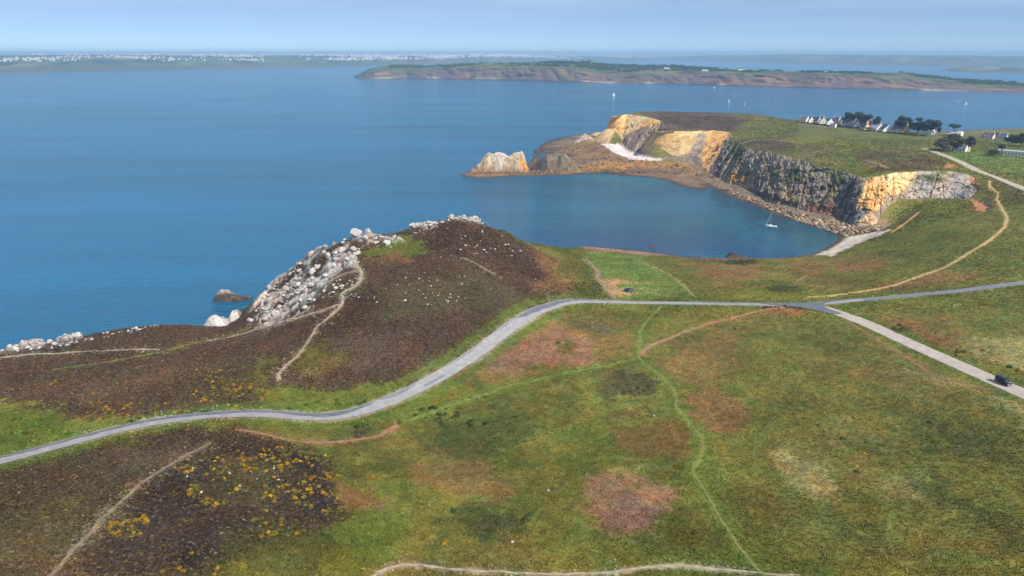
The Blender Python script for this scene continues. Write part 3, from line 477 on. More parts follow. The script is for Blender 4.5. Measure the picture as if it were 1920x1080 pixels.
# long dark repair strips in the road surface, each its own sheet
def strip(name, line, a, b, off, width, m, lift):
    l = line[a:b]; tg = np.gradient(l, axis=0); tg /= np.linalg.norm(tg, axis=1)[:, None]; nn = np.c_[-tg[:, 1], tg[:, 0]]; rows = []
    for q in (-1, 0, 1):
        p = l + nn * (off + q * width / 2)[:, None] if hasattr(off, '__len__') else l + nn * (off + q * width / 2)
        z = np.max([zt(p[:, 0] + a_, p[:, 1] + b_) for a_ in (-.3, 0, .3) for b_ in (-.3, 0, .3)], 0); rows.append(np.c_[p, smooth_line(z[:, None], 4)[:, 0] + lift])
    o = link(name, np_mesh(name, np.stack(rows, 1).reshape(-1, 3), grid_faces(len(l), 3)), m); return tag(o, kind='structure')
NM = len(L_main)
for a, b, m_, sd_ in ((0, .215, asph_d, 1), (.215, .25, asph_m, 2), (.28, .335, asph_m, 3), (.352, .40, asph_m, 6), (.39, .53, asph_d, 4), (.60, .775, asph_m, 5)):
    i0, i1 = int(a * NM), int(b * NM); q = np.arange(i1 - i0); wv = np.clip(1.3 + 1.8 * (vnoise(q / 16, q * 0, 800 + sd_) - .5) + .5 * (vnoise(q / 3, q * 0, 820 + sd_) - .5), .3, 2.4) * np.minimum(1, np.minimum(q + .2, q[::-1] + .2) / 12) ** .6
    l = L_main[i0:i1]; tg = np.gradient(l, axis=0); tg /= np.linalg.norm(tg, axis=1)[:, None]; nn = np.c_[-tg[:, 1], tg[:, 0]]; rows = []
    for qq in (0, .5, 1):
        p = l + nn * (1.9 - wv * qq)[:, None]; z = np.max([zt(p[:, 0] + a_, p[:, 1] + b_) for a_ in (-.3, 0, .3) for b_ in (-.3, 0, .3)], 0); rows.append(np.c_[p, smooth_line(z[:, None], 4)[:, 0] + .135])
    tag(link('road_repair_strip', np_mesh('road_repair_strip', np.stack(rows, 1).reshape(-1, 3), grid_faces(len(l), 3)), m_), kind='structure')
strip('road_repair_strip', L_main, int(.25 * NM), int(.275 * NM), -.6, .9, asph_m, .14)
strip('road_repair_strip', L_main, int(.775 * NM), NM, 0, 3.9, asph_m, .135)
# the fork: one dark apron with a pale kerb line
apx = [(1425, 566), (1470, 565), (1540, 563), (1600, 557), (1562, 562), (1548, 566), (1543, 572), (1556, 580), (1580, 590), (1560, 590), (1535, 583), (1500, 575), (1460, 570)]
bm = bmesh.new(); vs = []
for p in apx:
    h = P(p[0], p[1], 22.2); vs.append(bm.verts.new((h[0], h[1], z1(h[0], h[1]) + .26)))
bm.faces.new(vs); bmesh.ops.triangulate(bm, faces=bm.faces[:])
me = bpy.data.meshes.new('road_fork'); bm.to_mesh(me); bm.free(); tag(link('road_fork', me, asph_d), kind='structure')
for (nm, px, wd, rgb), ln in zip(PATHS, PLINES): drape(nm, px, wd * .62, mat('path_%d_%d_%d' % rgb, rgb, .95, .3, 1.0), .05, 1.1, 5, .5, 1, world=ln)
def near_path(x, y, extra=0):
    bad = np.zeros(x.shape, bool)
    for l, wd in ALLP:
        ll = l[::4]; k = np.where((x > ll[:, 0].min() - 6) & (x < ll[:, 0].max() + 6) & (y > ll[:, 1].min() - 6) & (y < ll[:, 1].max() + 6))[0]
        if len(k): bad[k] |= dist_poly(x[k], y[k], [tuple(p) for p in ll]) < wd / 2 + .25 + extra
    return bad

# ------------------------------------------------------------------ sea
ang = np.r_[np.linspace(-180, -52, 24)[:-1], np.linspace(-52, 52, 520), np.linspace(52, 180, 24)[1:]]
rad = np.r_[2, 60 * (16000 / 60.0) ** (np.arange(420) / 419.0)]
A_, R_ = np.meshgrid(np.radians(ang), rad); sxx = (R_ * np.sin(A_)).ravel(); syy = (R_ * np.cos(A_)).ravel(); szz = 0 * sxx
sb = lin(16, 102, 142) + 0 * sxx[:, None]
front = syy > 30
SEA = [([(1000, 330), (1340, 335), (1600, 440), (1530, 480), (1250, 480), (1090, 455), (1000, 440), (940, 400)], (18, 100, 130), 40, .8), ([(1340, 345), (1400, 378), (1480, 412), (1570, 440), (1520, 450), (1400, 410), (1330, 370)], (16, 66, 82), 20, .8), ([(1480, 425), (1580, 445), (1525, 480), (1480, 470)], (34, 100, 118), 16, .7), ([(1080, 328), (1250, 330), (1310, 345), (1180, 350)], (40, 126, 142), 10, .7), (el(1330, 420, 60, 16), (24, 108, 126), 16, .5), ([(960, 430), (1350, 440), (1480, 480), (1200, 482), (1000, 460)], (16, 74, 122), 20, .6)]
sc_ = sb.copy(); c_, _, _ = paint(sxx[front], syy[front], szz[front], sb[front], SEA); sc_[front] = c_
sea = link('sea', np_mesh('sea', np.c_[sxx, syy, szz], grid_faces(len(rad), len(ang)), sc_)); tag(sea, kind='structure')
m, t, b, l = tree_of('sea_water'); sea.data.materials.append(m)
b.inputs['Roughness'].default_value = .13; b.inputs['IOR'].default_value = 1.33; b.inputs['Specular IOR Level'].default_value = .5
a = t.nodes.new('ShaderNodeAttribute'); a.attribute_name = 'col'; g = t.nodes.new('ShaderNodeNewGeometry')
def tn(scale, vec, det=4, ro=.6):
    q = t.nodes.new('ShaderNodeMapping'); q.inputs['Scale'].default_value = vec; q.inputs['Rotation'].default_value = (0, 0, .25); l(g.outputs['Position'], q.inputs[0])
    n_ = t.nodes.new('ShaderNodeTexNoise'); n_.inputs['Scale'].default_value = scale; n_.inputs['Detail'].default_value = det; n_.inputs['Roughness'].default_value = ro; l(q.outputs[0], n_.inputs['Vector']); return n_
n1 = tn(.11, (.55, 1.6, 1), 6, .62); n2 = tn(.0045, (.35, 1.5, 1), 5, .6); n3 = tn(.9, (.6, 1.4, 1), 3)
ad = t.nodes.new('ShaderNodeMath'); ad.operation = 'MULTIPLY_ADD'; ad.inputs[1].default_value = .16; l(n3.outputs[0], ad.inputs[0]); l(n1.outputs[0], ad.inputs[2])
bp = t.nodes.new('ShaderNodeBump'); bp.inputs['Strength'].default_value = 1; bp.inputs['Distance'].default_value = 7.0; l(ad.outputs[0], bp.inputs['Height']); l(bp.outputs[0], b.inputs['Normal'])
r = t.nodes.new('ShaderNodeMapRange'); r.inputs['From Min'].default_value = .3; r.inputs['From Max'].default_value = .7; r.inputs['To Min'].default_value = .68; r.inputs['To Max'].default_value = 1.32; l(n2.outputs[0], r.inputs['Value'])
c = t.nodes.new('ShaderNodeVectorMath'); c.operation = 'SCALE'; l(a.outputs['Color'], c.inputs[0]); l(r.outputs[0], c.inputs['Scale']); l(c.outputs[0], b.inputs['Base Color'])

# ------------------------------------------------------------------ far coasts
def interp_line(l, us): p = np.array(l, float); return np.interp(us, p[:, 0], p[:, 1])
def loft(name, us, rows, sub, colour, seed, amp, m):
    """rows: list of (line of photo rows, extra distance behind the foot, roughness); first row is the foot at sea level."""
    foot = np.array([P(u, v, 0) for u, v in zip(us, interp_line(rows[0][0], us))]); lines = [foot - [0, 0, 4]]
    for ln, dy, _ in rows[1:]:
        if ln is None: q = foot.copy(); q[:, 1] += dy; q[:, 0] *= q[:, 1] / foot[:, 1]; q[:, 2] = -5
        else: q = np.array([px_at(u, v, f[1] + dy) for u, v, f in zip(us, interp_line(ln, us), foot)]); q[:, 2] = np.maximum(q[:, 2], 1)
        lines.append(q)
    out, hh = [], []
    for k in range(len(lines) - 1):
        for s in range(sub[k]):
            tt = s / sub[k]; out.append(lines[k] * (1 - tt) + lines[k + 1] * tt); hh.append(np.full(len(us), k + tt))
    out.append(lines[-1]); hh.append(np.full(len(us), len(lines) - 1.0))
    G = np.stack(out, 0); Hh = np.stack(hh, 0)
    x, y = G[..., 0], G[..., 1]
    nz = ridged(x / amp[1] + Hh * .3, Hh * 1.4 + y / 400, 5, seed) - .55
    cl = np.exp(-((Hh - .6) / .55) ** 2)
    G[..., 1] += nz * amp[0] * cl; G[..., 2] += (fbm(x / 90, y / 90, 5, seed + 3) * amp[2]) * sstep(.7, 1.3, Hh) * (1 - sstep(len(rows) - 1.6, len(rows) - 1, Hh))
    c = colour(G, Hh, nz)
    o = link(name, np_mesh(name, G.reshape(-1, 3), grid_faces(G.shape[0], G.shape[1]), c.reshape(-1, 3)), m); tag(o, kind='structure'); return o, G, Hh
def mixc(a, b, w): return a * (1 - w[..., None]) + b * w[..., None]
def col_head(G, Hh, nz):
    x, y, z = G[..., 0], G[..., 1], G[..., 2]
    c = lin(104, 88, 86) + 0 * G
    c = mixc(c, lin(146, 104, 76), sstep(.06, .3, fbm(x / 120, Hh * 3, 4, 5))); c = mixc(c, lin(66, 58, 60), sstep(.02, .3, fbm(x / 45 + Hh * 2, Hh * 4, 4, 15))); c = mixc(c, lin(84, 92, 52), sstep(.08, .25, fbm(x / 90, Hh * 5, 4, 25)) * .8)
    c = mixc(c, lin(60, 54, 54), 1 - sstep(.05, .22, Hh)); c = mixc(c, lin(168, 150, 132), (sstep(.1, .3, fbm(x / 140, x * 0, 3, 35)) * sstep(.1, .16, Hh) * (1 - sstep(.2, .3, Hh))))
    g = mixc(lin(72, 88, 44) + 0 * G, lin(110, 112, 58), sstep(-.05, .2, fbm(x / 130, y / 130, 4, 45))); g = mixc(g, lin(46, 62, 36), sstep(.0, .15, fbm(x / 70, y / 70, 4, 55))); g = mixc(g, lin(120, 92, 62), sstep(.12, .3, fbm(x / 160, y / 60, 4, 65)))
    return mixc(c, g, sstep(.85, 1.12, Hh + nz * .25))
far_m = attr_mat('far_coast', var=.18, scales=(.02, .12), bump=2.0, bscale=.06)
us2 = np.r_[np.linspace(664, 2120, 900)]
h2_foot = [(664, 146), (675, 147), (700, 148), (760, 147), (850, 149), (950, 151), (1050, 154), (1150, 156), (1250, 158), (1350, 161), (1450, 163), (1550, 166), (1650, 168), (1750, 170), (1850, 172), (1920, 174), (2120, 180)]
h2_top = [(664, 146), (672, 141), (690, 137), (720, 132), (760, 130), (850, 128), (950, 127), (1000, 127), (1080, 130), (1120, 139), (1170, 146), (1200, 140), (1260, 138), (1300, 136), (1400, 138), (1500, 139), (1550, 140), (1650, 143), (1720, 150), (1780, 157), (1850, 163), (1920, 165), (2120, 172)]
h2_crest = [(664, 146), (675, 138), (690, 130), (715, 124), (740, 123), (800, 123), (860, 121), (900, 118), (960, 117), (1010, 117), (1060, 115), (1110, 116), (1150, 121), (1200, 123), (1270, 123), (1330, 128), (1400, 131), (1480, 133), (1550, 134), (1640, 137), (1690, 137), (1740, 143), (1790, 149), (1850, 152), (1920, 155), (2120, 160)]
wg_ = [(u, (a + b_) / 2 - 1) for (u, a), b_ in zip([(u, v) for u, v in h2_crest], [interp_line(h2_top, [u])[0] for u, _ in h2_crest])]
hl, HG, HH = loft('headland', us2, [(h2_foot, 0, 1), (h2_top, 75, 1), (wg_, 330, 1), (h2_crest, 560, 1), (None, 950, 1)], [26, 12, 10, 6], col_head, 3, (45, 62, 9), far_m)
def col_far(G, Hh, nz):
    x, y = G[..., 0], G[..., 1]
    c = mixc(lin(96, 84, 66) + 0 * G, lin(70, 86, 52), sstep(-.1, .12, fbm(x / 260, Hh * 3, 4, 6)))
    g = mixc(lin(86, 104, 56) + 0 * G, lin(132, 128, 78), sstep(.03, .12, np.floor(fbm(x / 240, y / 300, 2, 46) * 9) / 9)); g = mixc(g, lin(44, 60, 40), sstep(-.02, .08, fbm(x / 170, y / 200, 4, 56)))
    return mixc(c, g, sstep(.5, 1.0, Hh + nz * .3))
us3 = np.linspace(-160, 1340, 700)
f_foot = [(-160, 141), (0, 137), (160, 134.5), (300, 131), (450, 128), (560, 126), (640, 124.5), (800, 121), (1000, 118), (1200, 114.5), (1340, 112)]
f_mid = [(-160, 122), (0, 119), (100, 117), (200, 118), (300, 117), (450, 116), (640, 115), (800, 112), (1000, 110), (1200, 110), (1340, 109)]
f_crest = [(-160, 103), (0, 103), (200, 102.8), (400, 103.2), (560, 103.5), (640, 104), (800, 104), (900, 103), (1000, 104), (1150, 105), (1250, 106), (1340, 107)]
fl, FG, FH = loft('far_coast', us3, [(f_foot, 0, 1), (f_mid, 420, 1), (f_crest, 3000, 1), (None, 4200, 1)], [10, 26, 4], col_far, 13, (70, 160, 14), far_m)
us4 = np.linspace(1230, 2150, 420)
r_foot = [(1230, 112.5), (1300, 114.5), (1400, 117), (1500, 119), (1600, 121), (1700, 123), (1760, 124), (1920, 123), (2150, 122)]
r_mid = [(1230, 109), (1300, 109), (1400, 109), (1500, 111), (1700, 113), (1920, 113), (2150, 113)]
r_crest = [(1230, 106.5), (1300, 104.5), (1400, 103.6), (1450, 102), (1500, 101.8), (1600, 102.6), (1750, 103.5), (1920, 105), (2150, 105)]
loft('far_hills', us4, [(r_foot, 0, 1), (r_mid, 500, 1), (r_crest, 2200, 1), (None, 3000, 1)], [8, 18, 4], col_far, 23, (80, 200, 16), far_m)
us5 = np.linspace(1762, 2100, 160)
loft('island', us5, [([(1762, 132.5), (1800, 134), (1920, 136), (2100, 138)], 0, 1), ([(1762, 132), (1790, 128.5), (1830, 127.5), (1920, 129), (2100, 130)], 160, 1), ([(1762, 131.5), (1790, 126.5), (1820, 124.5), (1860, 125), (1920, 126.5), (2100, 127)], 420, 1), (None, 700, 1)], [6, 8, 4], col_far, 33, (20, 90, 8), far_m)
def boxes(name, items, m, label, cat):
    V, F = [], []
    for (x, y, z, wx, wy, h, a) in items:
        i = len(V); ca, sa = math.cos(a), math.sin(a)
        for dz in (-3, h):
            for sx_, sy_ in ((-1, -1), (1, -1), (1, 1), (-1, 1)):
                px_, py_ = sx_ * wx / 2, sy_ * wy / 2; V.append((x + px_ * ca - py_ * sa, y + px_ * sa + py_ * ca, z + dz))
        V.append((x - wx * .42 * ca, y - wx * .42 * sa, z + h * 1.45)); V.append((x + wx * .42 * ca, y + wx * .42 * sa, z + h * 1.45))
        F += [(i, i + 1, i + 5), (i, i + 5, i + 4), (i + 1, i + 2, i + 6), (i + 1, i + 6, i + 5), (i + 2, i + 3, i + 7), (i + 2, i + 7, i + 6), (i + 3, i, i + 4), (i + 3, i + 4, i + 7), (i + 4, i + 5, i + 9), (i + 4, i + 9, i + 8), (i + 6, i + 7, i + 8), (i + 6, i + 8, i + 9), (i + 5, i + 6, i + 9), (i + 7, i + 4, i + 8)]
    o = link(name, np_mesh(name, V, F, smooth=False), m); return tag(o, label, cat, kind='stuff')
its = []; rr, cc = FG.shape[:2]
wgt = np.zeros((rr, cc)); uf = us3[None, :]
dens = .25 + 1.0 * np.exp(-((uf - 900) / 300) ** 2) + .5 * np.exp(-((uf - 480) / 90) ** 2) + .25 * np.exp(-((uf - 200) / 150) ** 2)
cl_ = sstep(-.12, .15, fbm(FG[..., 0] / 500, FG[..., 1] / 700, 3, 71))
wgt = dens * cl_ * sstep(1.0, 1.25, FH) * (1 - sstep(1.95, 2.05, FH)); wgt = wgt / wgt.sum()
for k in RNG.choice(rr * cc, 1700, p=wgt.ravel()):
    p = FG.reshape(-1, 3)[k]; u_ = us3[k % cc]; city = math.exp(-((u_ - 900) / 280) ** 2)
    s = RNG.uniform(10, 20) * (1 + city * .5); h = RNG.uniform(6, 11) * (1 + city * RNG.uniform(0, 1.6))
    its.append((p[0] + RNG.uniform(-9, 9), p[1] + RNG.uniform(-30, 30), p[2], s, s * .7, h, RNG.uniform(-.5, .5)))
boxes('far_town', its, mat('far_render', (206, 204, 200), .8, .1, .01), 'white far-off town spread along the hazy coast across the bay', 'town')

# ------------------------------------------------------------------ cliffs
rock_m = attr_mat('cliff_rock', var=.24, scales=(.15, 1.0), bump=.55, bscale=.8, rough=.9)
pairs = [(0, 0), (1, 1), (3, 2), (4, 3), (5, 4), (6, 5), (7, 6), (8, 7), (9, 8), (10, 10), (11, 11), (12, 12), (13, 13), (14, 14), (15, 15), (16, 16), (17, 17), (18, 19), (19, 20), (20, 21), (21, 22), (22, 23), (23, 24)]
def sect(line, ks, ns):
    out = []
    for (a, b_), n_ in zip(zip(ks[:-1], ks[1:]), ns):
        q = line[a:b_ + 1]; s = np.r_[0, np.cumsum(np.linalg.norm(np.diff(q, axis=0), axis=1))]; tt = np.linspace(0, s[-1], n_ + 1)[:-1]
        out.append(np.stack([np.interp(tt, s, q[:, k]) for k in range(3)], 1))
    out.append(line[ks[-1]][None]); return np.concatenate(out)
kt = [p[0] for p in pairs]; kb = [p[1] for p in pairs]
ns = []
for (a, b_), (c_, d_) in zip(zip(kt[:-1], kt[1:]), zip(kb[:-1], kb[1:])):
    ln = max(np.linalg.norm(LW['ctop'][b_] - LW['ctop'][a]), np.linalg.norm(LW['cfoot'][d_] - LW['cfoot'][c_])); ns.append(max(3, int(ln / .75)))
CT = smooth_line(sect(LW['ctop'], kt, ns), 10); CF = smooth_line(sect(LW['cfoot'], kb, ns), 10)
NU = 72; out = []
s_al = np.r_[0, np.cumsum(np.linalg.norm(np.diff((CT + CF) / 2, axis=0), axis=1))]
LEAN = .75 - .5 * sstep(250, 420, s_al); o2 = (CF - CT)[:, :2]; o2 = smooth_line(o2 / np.linalg.norm(o2, axis=1)[:, None], 20); o2 /= np.linalg.norm(o2, axis=1)[:, None] + 1e-9
Gc = np.zeros((NU, len(CT), 3)); HF = np.linspace(-.10, 1.07, NU)
for k, h in enumerate(HF):
    q = CF + (CT - CF) * h
    hh = np.clip(h, 0, 1); hgt = np.maximum(CT[:, 2] - CF[:, 2], 1)
    disp_lean = s_al - hh * hgt * LEAN
    r1, e1 = cell(disp_lean / 15, hh * hgt / 34 + 0 * s_al, 201); r2, e2 = cell(disp_lean / 4.6, hh * hgt / 6.5 + 0 * s_al, 211); r3, e3 = cell(disp_lean / 2.0, hh * hgt / 2.2 + 0 * s_al, 221)
    dsp = 2.6 + (r1 - .4) * 5.0 + (r2 - .5) * 3.2 + (r3 - .5) * 1.7 + fbm(disp_lean / 26, hh * hgt / 30 + 0 * s_al, 3, 231) * 5 - 1.2 * np.exp(-e1 * 9)
    af = .5 + .5 * sstep(215, 300, s_al)
    lg = hh * hgt / 6.5 + fbm(s_al / 9, s_al * 0 + hh, 3, 241) * 2.2; dsp = dsp - (lg - np.floor(lg) - .5) * 2.2 * (af - .3) - (1 - af) * ((r2 - .5) * 3.2 + (r3 - .5) * 1.7) * .8
    env = math.sin(math.pi * min(max((h + .04) / 1.08, 0), 1)) ** .45
    dsp = dsp * env * np.clip(hgt / 24, .25, 1)
    Gc[k, :, :2] = q[:, :2] + o2 * (dsp * .9)[:, None]; Gc[k, :, 2] = q[:, 2] + dsp * .35
    if h > 1: Gc[k, :, 2] = CT[:, 2] - .2 - (h - 1) * 22 + (r2 - .5) * .8
    if h < 0: Gc[k, :, 2] = CF[:, 2] + h * 28
cx, cy, cz = Gc[..., 0].ravel(), Gc[..., 1].ravel(), Gc[..., 2].ravel()
cc_, cu, cv = paint(cx, cy, cz, lin(*GREY) + 0 * cx[:, None], CPATCH)
HFf = np.repeat(HF[:, None], len(CT), 1).ravel(); SA = np.repeat(s_al[None], NU, 0).ravel(); lean = SA - np.clip(HFf, 0, 1) * 30 * (.75 - .5 * sstep(250, 420, SA))
rA, eA = cell(lean / 5.5, HFf * 5, 311); rB, eB = cell(lean / 2.1, HFf * 15, 321)
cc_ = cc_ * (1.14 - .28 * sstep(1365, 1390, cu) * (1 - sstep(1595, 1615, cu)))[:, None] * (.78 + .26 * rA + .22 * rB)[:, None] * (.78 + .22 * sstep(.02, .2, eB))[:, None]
st_ = fbm(lean / 6, HFf * 1.5, 4, 331)[:, None]; cc_ = cc_ * np.concatenate([1 + st_ * .5, 1 + st_ * .2, 1 - st_ * .4], 1)
vg = (sstep(.06, .2, fbm(SA / 12, HFf * 3, 4, 341) + (HFf - .75) * .25) * sstep(250, 420, SA) * .8)[:, None]; cc_ = cc_ * (1 - vg) + lin(84, 92, 46) * vg
tp = sstep(.985, 1.02, HFf)[:, None]; cc_ = cc_ * (1 - tp) + lin(90, 82, 56) * tp
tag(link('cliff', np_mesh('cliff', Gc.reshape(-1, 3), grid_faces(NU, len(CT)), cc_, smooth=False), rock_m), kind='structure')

# ------------------------------------------------------------------ rocks
def hull_rock(seed, n=26, fl=.75, cuts=0):
    rg = random.Random(seed); bm = bmesh.new()
    for _ in range(n):
        v = Vector((rg.gauss(0, 1), rg.gauss(0, 1), rg.gauss(0, 1))).normalized() * rg.uniform(.75, 1); v.z = v.z * fl
        bm.verts.new(v * .5)
    r_ = bmesh.ops.convex_hull(bm, input=bm.verts[:]); bmesh.ops.delete(bm, geom=[v for v in bm.verts if not v.link_faces], context='VERTS')
    me = bpy.data.meshes.new('rock_shape'); bm.to_mesh(me); bm.free(); return me
stone = mat('lichen_stone', (178, 172, 166), .95, .22, .7, bump=.12, bscale=2.0); ROCKS = [hull_rock(k, 22 + 2 * k, .6 + .06 * k) for k in range(7)]
for r_ in ROCKS: r_.materials.append(stone)
NB = [0]; HS_ = .84
def crag(name, sil, Yd, depth, base, patches, label, cat='rock', res=.7, seed=0, sharp=1.0, group=None, zb=0.0):
    """rock mass standing at distance Yd: sil = photo outline (u, top row, foot row); true height, width and depth in metres."""
    if zb is None: hb = [q for q in (hit(np.mean([p[0] for p in sil]), np.mean([p[2] for p in sil]) + dv, tries=9) for dv in range(0, 40)) if q is not None][0]; print('crag foot', hb); Yd = hb[1] + depth * .3; zb = hb[2] - .8
    us = np.array([p[0] for p in sil]); tops = np.array([p[1] for p in sil]); feet = np.array([p[2] for p in sil])
    dep_ = Yd * CP + (CAMH - zb - 6) * SP; x0 = (us[0] - 960) / FPX * dep_; x1 = (us[-1] - 960) / FPX * dep_
    nx = max(16, int((x1 - x0) / res)); ny = max(12, int(depth / res)); gx, gy = np.meshgrid(np.linspace(x0, x1, nx), np.linspace(-1, 1, ny))
    uu = np.interp(gx, np.linspace(x0, x1, len(us) * 8), np.interp(np.linspace(0, 1, len(us) * 8), np.linspace(0, 1, len(us)), us))
    ux = 960 + FPX * gx / dep_
    top = np.interp(ux, us, tops); foot = np.interp(ux, us, feet)
    Hm = (foot - top) / FPX * dep_ / CP * HS_
    wob = fbm(gx / 7, gy * 2, 3, seed) * .7
    prof = np.clip(1 - np.abs(gy + wob * .6) ** 2.0, 0, 1) ** .5 * sstep(0, .35, 1 - np.abs(gy)) ** .5
    r1, e1 = cell(gx / 6 + gy * .6, gy * depth / 9, seed + 5); r2, e2 = cell(gx / 2.4 + gy, gy * depth / 4, seed + 9)
    z = Hm * prof * (1 - .30 * sharp * (1 - r1) * (1 - np.exp(-Hm / 4)) * sstep(.02, .5, np.abs(gy + .12)) ) + (r2 - .5) * np.minimum(Hm, 4) * .3 - 2.5 * (1 - prof) ** 2 - .3
    y = Yd + gy * depth / 2; zr = z + zb
    c, _, _ = paint(gx.ravel(), y.ravel(), zr.ravel(), lin(*base) + 0 * gx.ravel()[:, None], patches)
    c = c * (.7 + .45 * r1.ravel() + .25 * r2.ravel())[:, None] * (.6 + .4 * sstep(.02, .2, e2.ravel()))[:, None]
    wet_ = (1 - sstep(.5, 2.4, zr.ravel()))[:, None]; c = c * (1 - wet_) + lin(86, 72, 60) * wet_ * (.5 + r2.ravel()[:, None])
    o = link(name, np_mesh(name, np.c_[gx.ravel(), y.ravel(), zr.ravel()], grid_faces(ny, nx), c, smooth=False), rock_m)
    return tag(o, label, cat, group)
crag('sea_stack', [(878, 325, 326), (890, 318, 327), (897, 308, 327), (905, 299, 328), (912, 290, 328), (917, 286, 328), (924, 290, 328), (930, 287, 328), (936, 285, 328), (944, 288, 328), (952, 293, 328), (958, 291, 327), (965, 286, 327), (972, 285, 327), (978, 282, 327), (983, 290, 327), (987, 308, 326), (992, 323, 326)], 768, 26, (184, 164, 136),
     [([(975, 300), (990, 300), (990, 318), (975, 316)], (226, 150, 70), 3, .9), ([(880, 312), (995, 316), (995, 332), (875, 332)], (150, 116, 88), 4, .8), ([(925, 285), (950, 288), (945, 318), (930, 318)], (198, 188, 176), 5, .7)], 'tall cream sea stack with jagged top at the tip of the cove', seed=3)
crag('sea_rock', [(994, 318, 320), (1004, 308, 321), (1014, 298, 322), (1025, 290, 323), (1035, 286, 323), (1048, 286, 324), (1058, 289, 324), (1066, 295, 324), (1074, 304, 324), (1084, 316, 323)], 780, 26, (120, 106, 86), [([(994, 285), (1026, 285), (1024, 325), (994, 325)], (70, 70, 78), 4, .9), ([(1045, 290), (1054, 290), (1052, 316), (1044, 316)], (64, 64, 70), 3, .8)], 'dark ridged rock on the tidal shelf beside the cream sea stack', seed=13)
crag('sea_rock', [(1072, 271, 273), (1078, 263, 274), (1084, 258, 274), (1090, 252, 274), (1096, 248, 274), (1104, 252, 274), (1112, 258, 274), (1120, 256, 274), (1128, 252, 274), (1140, 262, 274)], 1000, 30, (168, 152, 138), [], 'pointed grey rock at the foot of the ochre headland by the white beach', seed=23)
crag('sea_rock', [(399, 560, 562), (404, 552, 564), (410, 546, 565), (418, 543, 566), (427, 545, 566), (434, 552, 564), (442, 555, 562), (455, 553, 558), (468, 552, 555)], 347, 10, (150, 142, 134), [([(398, 554), (470, 550), (470, 570), (398, 570)], (74, 66, 62), 3, .95)], 'small brown rock rising from the sea left of the heather hill', res=.35, seed=33)
crag('reef_rock', [(1364, 482, 484), (1369, 475, 484), (1376, 475, 484), (1385, 478, 484), (1396, 481, 484), (1402, 483, 484)], 428, 7, (70, 60, 58), [], 'dark low reef rock close to the near shore of the cove', res=.35, seed=43)
crag('reef_rock', [(1217, 471, 472), (1221, 468, 472), (1227, 467, 472), (1231, 471, 472)], 452, 4, (70, 64, 62), [], 'tiny dark rock in the water off the pebbly shore', res=.3, seed=53)
crag('crag', [(379, 606, 609), (386, 594, 610), (394, 586, 611), (402, 583, 611), (410, 587, 611), (418, 592, 609), (424, 604, 607)], 262, 9, (196, 190, 184), [], 'large white crag on the cliff edge, left of its smaller neighbour', res=.3, seed=63, sharp=.7, zb=None)
crag('crag', [(421, 602, 603), (428, 592, 603), (436, 579, 603), (442, 575, 602), (448, 581, 601), (455, 596, 600)], 268, 7, (180, 174, 168), [([(440, 575), (456, 580), (456, 600), (442, 600)], (110, 92, 62), 4, .7)], 'pale crag with a grassy right side on the cliff edge', res=.3, seed=73, sharp=.7, zb=None)
def crest_row(u, v0=405):
    v = v0
    while hit(u, v, tries=9) is None and v < v0 + 60: v += .5
    return v + .6
def boulder(u, v, size, label, group=None, sink=.25, flat=None):
    h = hit(u, v if v else crest_row(u))
    if h is None: return
    o = bpy.data.objects.new('boulder', random.choice(ROCKS)); COL.objects.link(o); s = size
    o.scale = (s * random.uniform(.9, 1.35), s * random.uniform(.8, 1.1), s * (flat or random.uniform(.75, 1.0))); o.rotation_euler = (random.uniform(-.25, .25), random.uniform(-.25, .25), random.uniform(0, 6.3))
    o.location = (h[0], h[1], h[2] + s * (.28 - sink * .5)); tag(o, label, 'boulder', group); NB[0] += 1; return o
boulder(668, 0, 4.2, 'tall upright white boulder standing on the hill ridge', sink=.15, flat=1.5); boulder(689, 0, 3.8, 'flat white boulder beside the tall upright one on the ridge', sink=.3, flat=.9)
boulder(773, 0, 3.4, 'lone rounded boulder on the ridge line between the two rocky crests', sink=.3); boulder(1028, 920, .8, 'small white stone alone in the middle of the near pasture'); boulder(961, 1017, .9, 'small white stone low in the pasture above the bottom path')
boulder(1226, 780, .8, 'tiny white stone in the bracken below the grass track fork'); boulder(1557, 481, 1.6, 'white block at the top of the sandy beach'); boulder(1788, 574, 1.0, 'pale stone standing in for small unclear objects in the pasture between the two right-hand roads')  # the last stone stands in for two small white and orange objects
def inpoly(poly, n_, rg):
    xs = [p[0] for p in poly]; ys = [p[1] for p in poly]; out = []
    while len(out) < n_:
        a = rg.uniform(min(xs), max(xs), n_ * 3); b_ = rg.uniform(min(ys), max(ys), n_ * 3); k = sdf_poly(a, b_, poly) > 0; out += list(zip(a[k], b_[k]))
    return out[:n_]
